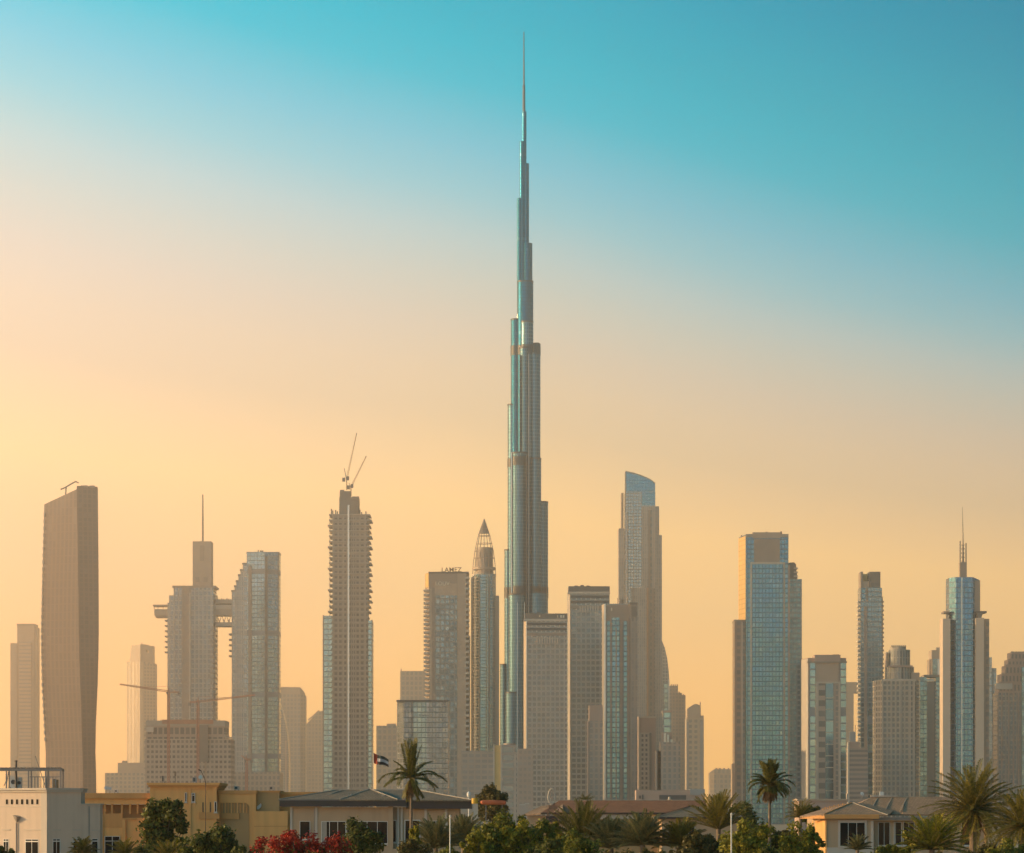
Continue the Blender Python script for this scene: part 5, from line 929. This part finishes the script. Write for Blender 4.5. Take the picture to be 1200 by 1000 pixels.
def tree(name, label, px, yt, hw, D, mat, yb=1010, seed=0, n=34, per=170, leaf=0.13, flat=1.0, cat='tree', accent=None, group=None, lean=0):
    """crown of many leaf clumps between rows yt and yb, half as wide as 2 * hw px; trunk and limbs from the ground up"""
    r = np.random.default_rng(seed + 100); m = D / F; t = T(name, label, cat, D, px, group); zt = t.Z(yt); zb = max(0.5, t.Z(yb)); rx = hw * m; rz = (zt - zb) / 2; zc = (zt + zb) / 2
    ry = rx * 0.85
    d = unit(r.normal(size=(n, 3))); rad = r.uniform(0.02, 1.12, n) ** 0.65; cen = d * rad[:, None] * np.array([rx, ry, rz]) * np.array([1, 1, flat]); cr_ = r.uniform(0.12, 0.36, n) * min(rx, rz * 1.3)
    cen *= (1 - 0.55 * cr_ / max(rx, rz))[:, None]; cen[:, 2] += zc; cen[:, 0] += lean
    P, A, B = [], [], []
    for c, q in zip(cen, cr_):
        k_ = int(per * r.uniform(0.6, 1.3)); dd = unit(r.normal(size=(k_, 3))); p = c + dd * (q * (r.uniform(0.35, 1.0, (k_, 1)) + np.abs(r.normal(size=(k_, 1))) * 0.22)) * np.array([1, 1, r.uniform(.75, 1.3)])
        nrm = unit(dd * 0.8 + r.normal(size=(k_, 3)) * 0.55 + np.array([0, 0, 0.35])); a = unit(np.cross(nrm, r.normal(size=(k_, 3)))); bq = np.cross(nrm, a); s = leaf * r.uniform(0.6, 1.4, (k_, 1))
        P.append(p); A.append(a * s); B.append(bq * s)
    P, A, B = np.concatenate(P), np.concatenate(A), np.concatenate(B)
    if accent is None: V, Q = quads(P, A, B); fast_mesh('crown', V, Q, mat, t.root)
    else:
        up = (P[:, 2] - zb) / (zt - zb) + r.normal(size=len(P)) * 0.22 > accent[1]
        V, Q = quads(P[~up], A[~up], B[~up]); fast_mesh('crown', V, Q, mat, t.root); V, Q = quads(P[up], A[up], B[up]); fast_mesh('blossom', V, Q, accent[0], t.root)
    mb = MB(); tr = max(0.06, 0.07 * rx); top = Vector((lean, 0, zc)); base = Vector((0, 0, 0)); mb.tube([base, base.lerp(top, .5) + Vector((.08 * rx, 0, 0)), top], [tr * 1.5, tr, tr * .5], 8)
    for i in r.choice(n, min(9, n), replace=False):
        e = Vector(cen[i]); s = base.lerp(top, r.uniform(.45, .9)); mb.tube([s, s.lerp(e, .5) + Vector((0, 0, -.06 * rx)), e], [tr * .45, tr * .3, tr * .12], 5)
    mb.build('trunk', M_BARK, t.root); return t

def palm(name, label, px, yc, D, L, n, elo, ehi, droop, mat, seed=0, leaf=0.42, rt=0.16, lean=0.0, skirt=0, cat='palm tree', nl=46, vee=0.5, wd=0.035, group=None, low=0, curl=1.4, roots=0.25, spec=None):
    r = np.random.default_rng(seed + 300); t = T(name, label, cat, D, px, group); zc = t.Z(yc); tri = []
    tip = np.array([0.0, 0.0, zc]); rach = MB()
    def frond(az, el, LL, dr, out, lf, dens=1.0):
        ts = np.linspace(0, 1, 15); th = el - dr * ts ** curl; ds = LL / 14; h = np.concatenate([[0], np.cumsum(np.cos(th[:-1]) * ds)]); z = np.concatenate([[0], np.cumsum(np.sin(th[:-1]) * ds)])
        side_sway = r.normal() * 0.12 * LL * ts ** 2
        ca, sa = math.cos(az), math.sin(az); pts = np.stack([h * ca - side_sway * sa, h * sa + side_sway * ca, z], 1) + tip + np.array([ca, sa, 0]) * roots * rt * 2
        rach.tube([tuple(p) for p in pts[::2]], list(np.linspace(0.035, 0.008, len(pts[::2]))), 4, cap=False)
        k_ = int(nl * dens); tt = np.linspace(0.10, 1.0, k_); cp = np.stack([np.interp(tt, ts, pts[:, i]) for i in range(3)], 1); tg = unit(np.gradient(cp, axis=0)); sd_ = unit(np.cross(tg, np.array([0, 0, 1.0]) + 1e-3)); upv = np.cross(sd_, tg)
        ln = lf * (np.sin(np.pi * (0.12 + 0.80 * tt)) ** 0.7 + 0.12)
        for s in (-1, 1):
            dr_ = unit(sd_ * s * 0.8 + tg * (0.55 + 0.35 * tt)[:, None] + upv * vee + r.normal(size=cp.shape) * 0.10); l3 = ln * r.uniform(.8, 1.15, k_)
            w_ = tg * wd * r.uniform(.8, 1.3, (k_, 1)); midp = cp + dr_ * (l3 * 0.55)[:, None]; end = cp + dr_ * l3[:, None] + np.array([0, 0, -1.0]) * (l3 * 0.22)[:, None]
            out.append(np.stack([cp - w_ * .5, midp - w_ * .6, end, midp + w_ * .6], 1))
    for k2, e0, e1, d2, l2 in (spec or ()):
        for i in range(k2): frond(i * 2.39996 + r.normal() * .25, math.radians(r.uniform(e0, e1)), L * l2 * r.uniform(.85, 1.1), math.radians(d2) * r.uniform(.75, 1.25), tri, leaf)
    for i in range(0 if spec else n):
        q = (i + r.uniform(-.3, .3)) / n; el = math.radians(elo + (ehi - elo) * (1 - q) ** 1.0) ; frond(i * 2.39996 + r.normal() * .15, el, L * r.uniform(.82, 1.08), math.radians(droop) * r.uniform(.75, 1.25), tri, leaf)
    V = np.concatenate(tri).reshape(-1, 3); fast_mesh('crown', V, np.arange(len(V)).reshape(-1, 4), mat, t.root); 
    if skirt:
        dead = []
        for i in range(skirt): frond(r.uniform(0, 6.28), math.radians(r.uniform(-85, -50)), L * r.uniform(.35, .62), math.radians(r.uniform(5, 40)), dead, leaf * .6, .6)
        V = np.concatenate(dead).reshape(-1, 3); fast_mesh('dead_frond_skirt', V, np.arange(len(V)).reshape(-1, 4), L_DEAD, t.root)
    rach.build('frond_stems', M_PTRUNK if mat is L_DEAD else plain('frond_stem', (0.17, 0.13, 0.045), 0.6), t.root)
    mb = MB(); k_ = 16; P = [Vector((lean * (1 - q) ** 1.6, 0, zc * q)) for q in [j / k_ for j in range(k_ + 1)]]; mb.tube([tuple(p) for p in P], [rt * (1.25 - .4 * j / k_ + (.06 if j % 2 else 0)) for j in range(k_ + 1)], 10); mb.build('trunk', M_PTRUNK, t.root)
    return t

palm('coconut_palm', 'coconut palm with upright tuft and drooping side fronds, before the grey roofed villa', 482, 912, 225, 2.45, 34, -30, 89, 78, L_PALM, seed=1, leaf=0.34, rt=0.10, lean=-0.1, skirt=9, nl=62, vee=-0.1, wd=0.05, curl=1.5, spec=((13, 76, 93, 12, 1.0), (4, 58, 70, 50, .75), (8, 22, 42, 92, .95), (6, -20, 10, 70, .8), (6, -75, -45, 20, .6)))
palm('skirted_palm', 'tall thin palm with brown dead frond skirt, before the wide teal tower', 902, 921, 225, 1.85, 32, -25, 88, 62, L_PALM, seed=2, leaf=0.32, rt=0.10, skirt=46, nl=64, vee=0.0, wd=0.06, curl=1.5, spec=((18, 66, 92, 18, .9), (6, 45, 66, 60, .85), (12, 12, 40, 95, .95), (10, -30, 5, 60, .7)))
palm('date_palm', 'big date palm with thick trunk and round golden crown, at the right', 1141, 950, 240, 3.7, 96, -45, 86, 40, L_PALMO, seed=3, leaf=0.42, rt=0.30, skirt=14, nl=60, wd=0.055)
palm('date_palm', 'date palm cut by the right edge, with upright pale fronds', 1198, 970, 215, 2.7, 66, -35, 86, 38, L_PALMO, seed=4, leaf=0.38, rt=0.24, nl=52, wd=0.055)
palm('young_date_palm', 'olive palm with tall upright fronds rising across the left end of the brown roof', 684, 992, 232, 3.1, 60, 22, 89, 24, L_PALM, seed=5, leaf=0.40, rt=0.2, nl=56, wd=0.055, group='young date palms before the brown roof')
palm('young_date_palm', 'grey green palm second from left before the brown roofed house', 716, 994, 225, 2.3, 60, 6, 88, 30, L_PALMG, seed=6, leaf=0.36, rt=0.2, nl=52, wd=0.055, group='young date palms before the brown roof')
palm('young_date_palm', 'wide grey green palm below the long pale wall band of the brown roofed house', 753, 990, 220, 2.25, 66, 0, 88, 30, L_PALMG, seed=7, leaf=0.36, rt=0.2, nl=52, wd=0.055, group='young date palms before the brown roof')
palm('young_date_palm', 'olive yellow palm under the corner of the grey hipped house roof', 797, 992, 220, 1.9, 54, 2, 88, 32, L_PALMO, seed=8, leaf=0.34, rt=0.18, nl=48, wd=0.055, group='young date palms before the brown roof')
palm('small_palm', 'tiny far palm head peeping over the brown roof ridge', 686, 944, 420, 1.6, 24, 5, 85, 50, L_PALM, seed=9, leaf=0.34, rt=0.12)
palm('feather_palm', 'golden palm with spiky upright fronds left of the bright round shrub', 842, 972, 245, 2.9, 52, 18, 88, 22, L_PALMO, seed=10, leaf=0.36, rt=0.18, nl=50, wd=0.055)
palm('low_palm', 'low yellow green palm before the sliding windows of the weathered roof villa', 1092, 996, 205, 2.35, 64, 2, 86, 32, L_BRI, seed=11, leaf=0.36, rt=0.2, nl=50, wd=0.055)
palm('low_palm', 'small grey agave like palm under the square window of the weathered roof villa', 1005, 996, 205, 1.0, 28, 5, 85, 34, L_PALMG, seed=12, leaf=0.22, rt=0.12)
palm('low_palm', 'bushy olive palm before the shaded wall of the white villa', 97, 1000, 215, 1.1, 30, 0, 85, 36, L_PALM, seed=13, leaf=0.26, rt=0.12)
palm('low_palm', 'light green low palm below the balconied ochre wing', 146, 1004, 215, 1.25, 26, 5, 85, 30, L_PALMO, seed=14, leaf=0.3, rt=0.12)
palm('low_palm', 'light low palm at the foot of the big dark tree', 196, 1008, 205, 1.3, 26, 10, 85, 30, L_PALMO, seed=15, leaf=0.3, rt=0.12)
palm('teal_palm', 'teal green bushy palm right of the coconut palm, under the grey eave', 511, 994, 235, 2.3, 60, 5, 88, 30, L_PALMG, seed=16, leaf=0.36, rt=0.15, nl=52, wd=0.055)
palm('teal_palm', 'teal green bushy palm under the right end of the grey eave', 543, 990, 240, 2.2, 60, 5, 88, 30, L_PALMG, seed=17, leaf=0.36, rt=0.15, nl=52, wd=0.055)
palm('small_palm', 'small palm head between the skirted palm and the peach house', 938, 958, 300, 1.7, 28, 0, 85, 40, L_PALMO, seed=18, leaf=0.32, rt=0.14)

tree('leafy_tree', 'large dark leafy tree before the corniced ochre block', 190, 930, 27, 235, L_DARK, 1016, seed=1, n=44, leaf=0.15, per=150)
tree('leafy_tree', 'dark spreading tree right of the large one, before the ochre arcade', 256, 962, 33, 225, L_DARK, 1020, seed=2, n=40, leaf=0.15, per=150)
tree('bougainvillea', 'shrub covered in red blossom before the grey roofed villa', 350, 977, 58, 205, L_DARK, 1024, seed=3, n=64, leaf=0.11, per=150, accent=(L_RED, 0.42), cat='flowering shrub')
tree('leafy_tree', 'round dark green tree hiding the wide dark window of the grey roofed villa', 419, 960, 31, 215, L_DARK, 1022, seed=4, n=40, leaf=0.12)
tree('leafy_shrub', 'small yellow green shrub top at the trunk of the coconut palm', 488, 968, 9, 212, L_BRI, 994, seed=5, n=12, leaf=0.10, cat='shrub')
tree('leafy_shrub', 'dry olive shrub at the bottom edge, left of the lamp post by the coconut palm', 486, 986, 20, 200, L_OLIVE, 1020, seed=6, n=22, leaf=0.10, cat='shrub')
tree('clipped_tree', 'round dark clipped tree standing behind the orange canopy', 577, 916, 22.5, 420, L_OLIVE, 966, seed=7, n=60, leaf=0.16, per=200)
tree('leafy_tree', 'bright green tree below the orange canopy', 590, 952, 34, 215, L_MID, 1026, seed=8, n=48, leaf=0.12)
tree('leafy_shrub', 'yellow green shrub right of the lamp post by the coconut palm', 557, 976, 18, 205, L_BRI, 1024, seed=9, n=26, leaf=0.10, cat='shrub')
tree('leafy_tree', 'green tree left of the rusty lattice stand', 627, 958, 22, 220, L_MID, 1020, seed=10, n=34, leaf=0.12)
tree('clipped_shrub', 'dense dark round shrub right of the rusty lattice stand', 678, 975, 30, 205, L_MID, 1026, seed=11, n=44, leaf=0.10, cat='shrub')
tree('leafy_shrub', 'green shrub filling the bottom edge below the lattice stand', 640, 984, 26, 200, L_DARK, 1024, seed=12, n=30, leaf=0.10, cat='shrub')
tree('leafy_shrub', 'dark shrub at the bottom edge below the young date palms', 735, 996, 40, 202, L_OLIVE, 1024, seed=13, n=36, leaf=0.10, cat='shrub')
tree('leafy_shrub', 'yellow olive shrub at the bottom edge right of the young date palms', 800, 990, 26, 205, L_OLIVE, 1022, seed=14, n=30, leaf=0.10, cat='shrub')
tree('leafy_tree', 'dark green tree top behind the bright round shrub', 874, 941, 25, 320, L_DARK, 985, seed=15, n=36, leaf=0.15)
tree('clipped_tree', 'bright yellow green round tree behind the right lamp post', 872, 956, 33, 215, L_BRI, 1026, seed=16, n=56, leaf=0.12)
tree('leafy_tree', 'yellow green tree between the skirted palm and the weathered roof villa', 938, 966, 26, 225, L_BRI, 1026, seed=17, n=38, leaf=0.12)
tree('leafy_shrub', 'dark shrub between the bright round tree and the skirted palm', 905, 992, 16, 205, L_DARK, 1022, seed=18, n=20, leaf=0.10, cat='shrub')
tree('leafy_tree', 'small dark tree top behind the peach low house edge', 951, 942, 12, 330, L_DARK, 966, seed=19, n=18, leaf=0.13)
tree('leafy_shrub', 'yellow green shrub left of the low palm by the sliding windows', 1061, 976, 15, 205, L_BRI, 1022, seed=20, n=22, leaf=0.10, cat='shrub')
tree('leafy_shrub', 'olive shrub at the foot of the big date palm', 1155, 990, 30, 215, L_OLIVE, 1024, seed=21, n=30, leaf=0.10, cat='shrub')
tree('leafy_shrub', 'dark leafy shrub in the bottom left corner', 4, 990, 16, 205, L_DARK, 1020, seed=22, n=20, leaf=0.10, cat='shrub')
tree('leafy_shrub', 'mixed green shrub filling the gap below the dark spreading tree', 290, 990, 26, 214, L_DARK, 1022, seed=23, n=26, leaf=0.10, cat='shrub')
tree('leafy_shrub', 'shaded brown green shrub under the feather palm', 838, 975, 22, 225, L_OLIVE, 1022, seed=24, n=30, leaf=0.10, cat='shrub')
tree('leafy_shrub', 'green shrub at the bottom edge under the teal palms', 520, 990, 22, 206, L_MID, 1022, seed=25, n=26, leaf=0.10, cat='shrub')
tree('leafy_shrub', 'broad green shrub below the orange canopy, left of the bright tree', 566, 968, 24, 212, L_MID, 1026, seed=26, n=34, leaf=0.12, cat='shrub')
tree('leafy_tree', 'yellow tipped tree rising before the yellow drum post', 606, 962, 20, 212, L_BRI, 1024, seed=27, n=30, leaf=0.12)
tree('leafy_shrub', 'olive shrub between the lattice stand and the tall upright palm', 662, 966, 16, 212, L_MID, 1024, seed=28, n=24, leaf=0.12, cat='shrub')
tree('leafy_shrub', 'dark low shrub at the foot of the wide grey green palm', 770, 998, 30, 204, L_OLIVE, 1022, seed=29, n=30, leaf=0.10, cat='shrub')
tree('leafy_tree', 'olive tree filling the gap under the grey hipped house eave', 815, 968, 22, 218, L_OLIVE, 1024, seed=30, n=34, leaf=0.12)
tree('leafy_tree', 'green tree standing between the bright round tree and the skirted palm trunk', 893, 962, 18, 232, L_MID, 1024, seed=31, n=30, leaf=0.12)
tree('leafy_shrub', 'brown olive shrub right of the skirted palm trunk', 920, 968, 16, 232, L_OLIVE, 1022, seed=32, n=26, leaf=0.12, cat='shrub')
tree('leafy_shrub', 'green shrub behind the peach house corner at the sunlit wall', 955, 976, 12, 236, L_MID, 1024, seed=33, n=20, leaf=0.11, cat='shrub')
tree('leafy_shrub', 'yellow olive shrub right of the big date palm trunk', 1178, 984, 22, 212, L_BRI, 1024, seed=34, n=28, leaf=0.11, cat='shrub')
tree('leafy_shrub', 'dark shrub below the low yellow green palm', 1110, 1000, 34, 203, L_OLIVE, 1026, seed=35, n=30, leaf=0.10, cat='shrub')
tree('leafy_shrub', 'dark green shrub hiding the foot of the big leafy tree', 178, 984, 24, 226, L_DARK, 1024, seed=36, n=28, leaf=0.13, cat='shrub')

# clutter on the roofs
def roof_unit(px, w_, yt, yroof, D, label, mat=None):
    t = T('roof_unit', label, 'roof unit', D, px, z0=H + (HOR - yroof) * D / F)
    t.bx('casing', px - w_ / 2, px + w_ / 2, yt, mat or M_FRAME, yb=yroof - 0.8, d0=0, d1=w_ * .8); t.bx('grille', px - w_ * .32, px + w_ * .2, yt + .7, M_DARKM, yb=yroof - 1.6, d0=-0.3, d1=0.1)
    for x in (-.4, .3): t.bx('foot', px + w_ * x, px + w_ * x + .6, yroof - 0.9, M_DARKM, d0=0.4, d1=w_ * .6)
def roof_dish(px, py, r, yroof, D, label):
    t = T('satellite_dish', label, 'satellite dish', D, px, z0=H + (HOR - yroof) * D / F); m = t.m
    mb = MB(); c = Vector(t.P(px, py, 2)); ax = Vector((.3, -.85, .45)).normalized(); mb.tube([c + ax * q * r * m for q in (0, .12, .4, .6)], [0.1 * r * m, .6 * r * m, .9 * r * m, r * m], 14); mb.build('dish', M_FRAME, t.root)
    t.tb('post', [(px, yroof, 2.4), (px, py + r * .4, 2.2)], 0.4, M_PIPE); t.tb('feed_arm', [(px, py + r * .7, 1.4), (px + r * .5, py - r * .2, -r * .8)], 0.2, M_PIPE)
roof_dish(124, 924.4, 2.6, 929.6, 332, 'left of two dishes at the left end of the ochre wing roof'); roof_dish(128.5, 924.8, 2.2, 929.6, 333, 'right of two dishes at the left end of the ochre wing roof')
roof_unit(136, 5, 925.6, 929.6, 334, 'small white air conditioner beside the dishes on the ochre wing roof')
roof_unit(191, 3, 909, 917.6, 332, 'narrow white unit at the left of the corniced ochre block roof', M_WHITE2); roof_unit(228, 5, 911, 917.6, 334, 'grey unit near the right of the corniced ochre block roof', M_GREYM); roof_dish(234.5, 911.6, 2.6, 917.6, 335, 'dish beside the grey unit on the corniced ochre block')
roof_unit(277, 6, 921.4, 926.4, 336, 'white air conditioner above the ochre arcade', M_WHITE2); roof_unit(318, 5, 921.8, 926.6, 336, 'white air conditioner on the shaded ochre block', M_WHITE2)
roof_dish(1010, 931, 2.4, 936, 372, 'small dish between the peach house and the weathered roof')
t = T('roof_antenna', 'thin television aerial on the corniced ochre block', 'antenna', 333, 205, z0=H + (HOR - 917.6) * 333 / F); t.tb('mast', [(205, 917.6, 3), (205, 904, 3)], 0.28, M_FASC)
for i in range(5): t.tb('element', [(203.2 + i * .2, 905 + i * 1.1, 3), (207 - i * .2, 905 + i * 1.1, 3)], 0.16, M_FASC, n=4)
tree('leafy_shrub', 'green shrub before the sliding windows, left of the low yellow green palm', 1040, 990, 22, 206, L_MID, 1026, seed=37, n=28, leaf=0.11, cat='shrub')
tree('leafy_shrub', 'green shrub under the right end of the square window with the agave like palm', 1018, 996, 16, 208, L_BRI, 1024, seed=38, n=20, leaf=0.10, cat='shrub')
tree('leafy_shrub', 'dense green shrub in the bottom right corner', 1192, 988, 24, 206, L_MID, 1026, seed=39, n=30, leaf=0.11, cat='shrub')
tree('leafy_shrub', 'green shrub between the two dark trees before the ochre villa', 222, 980, 18, 228, L_MID, 1022, seed=40, n=26, leaf=0.12, cat='shrub')
tree('leafy_tree', 'sunlit green tree top left of the tall upright olive palm', 648, 958, 14, 232, L_BRI, 1010, seed=41, n=22, leaf=0.12)

# ------------------------------------------------------------------ the air over the city
HZ_D = 1.0e-4
hm = bpy.data.materials.new('haze'); hm.use_nodes = True; ht = NT(hm.node_tree); ht.n.remove(ht.n['Principled BSDF'])
pv = ht.node('ShaderNodeVolumePrincipled'); pv.inputs['Density'].default_value = HZ_D; pv.inputs['Color'].default_value = (0.98, 0.92, 0.84, 1); pv.inputs['Anisotropy'].default_value = 0.93
ht.l.new(pv.outputs[0], ht.n['Material Output'].inputs['Volume'])
hb = MB(); hb.box(-2600, 2600, -600, 9500, -1, 860)
tag(hb.build('haze', hm), kind='stuff')
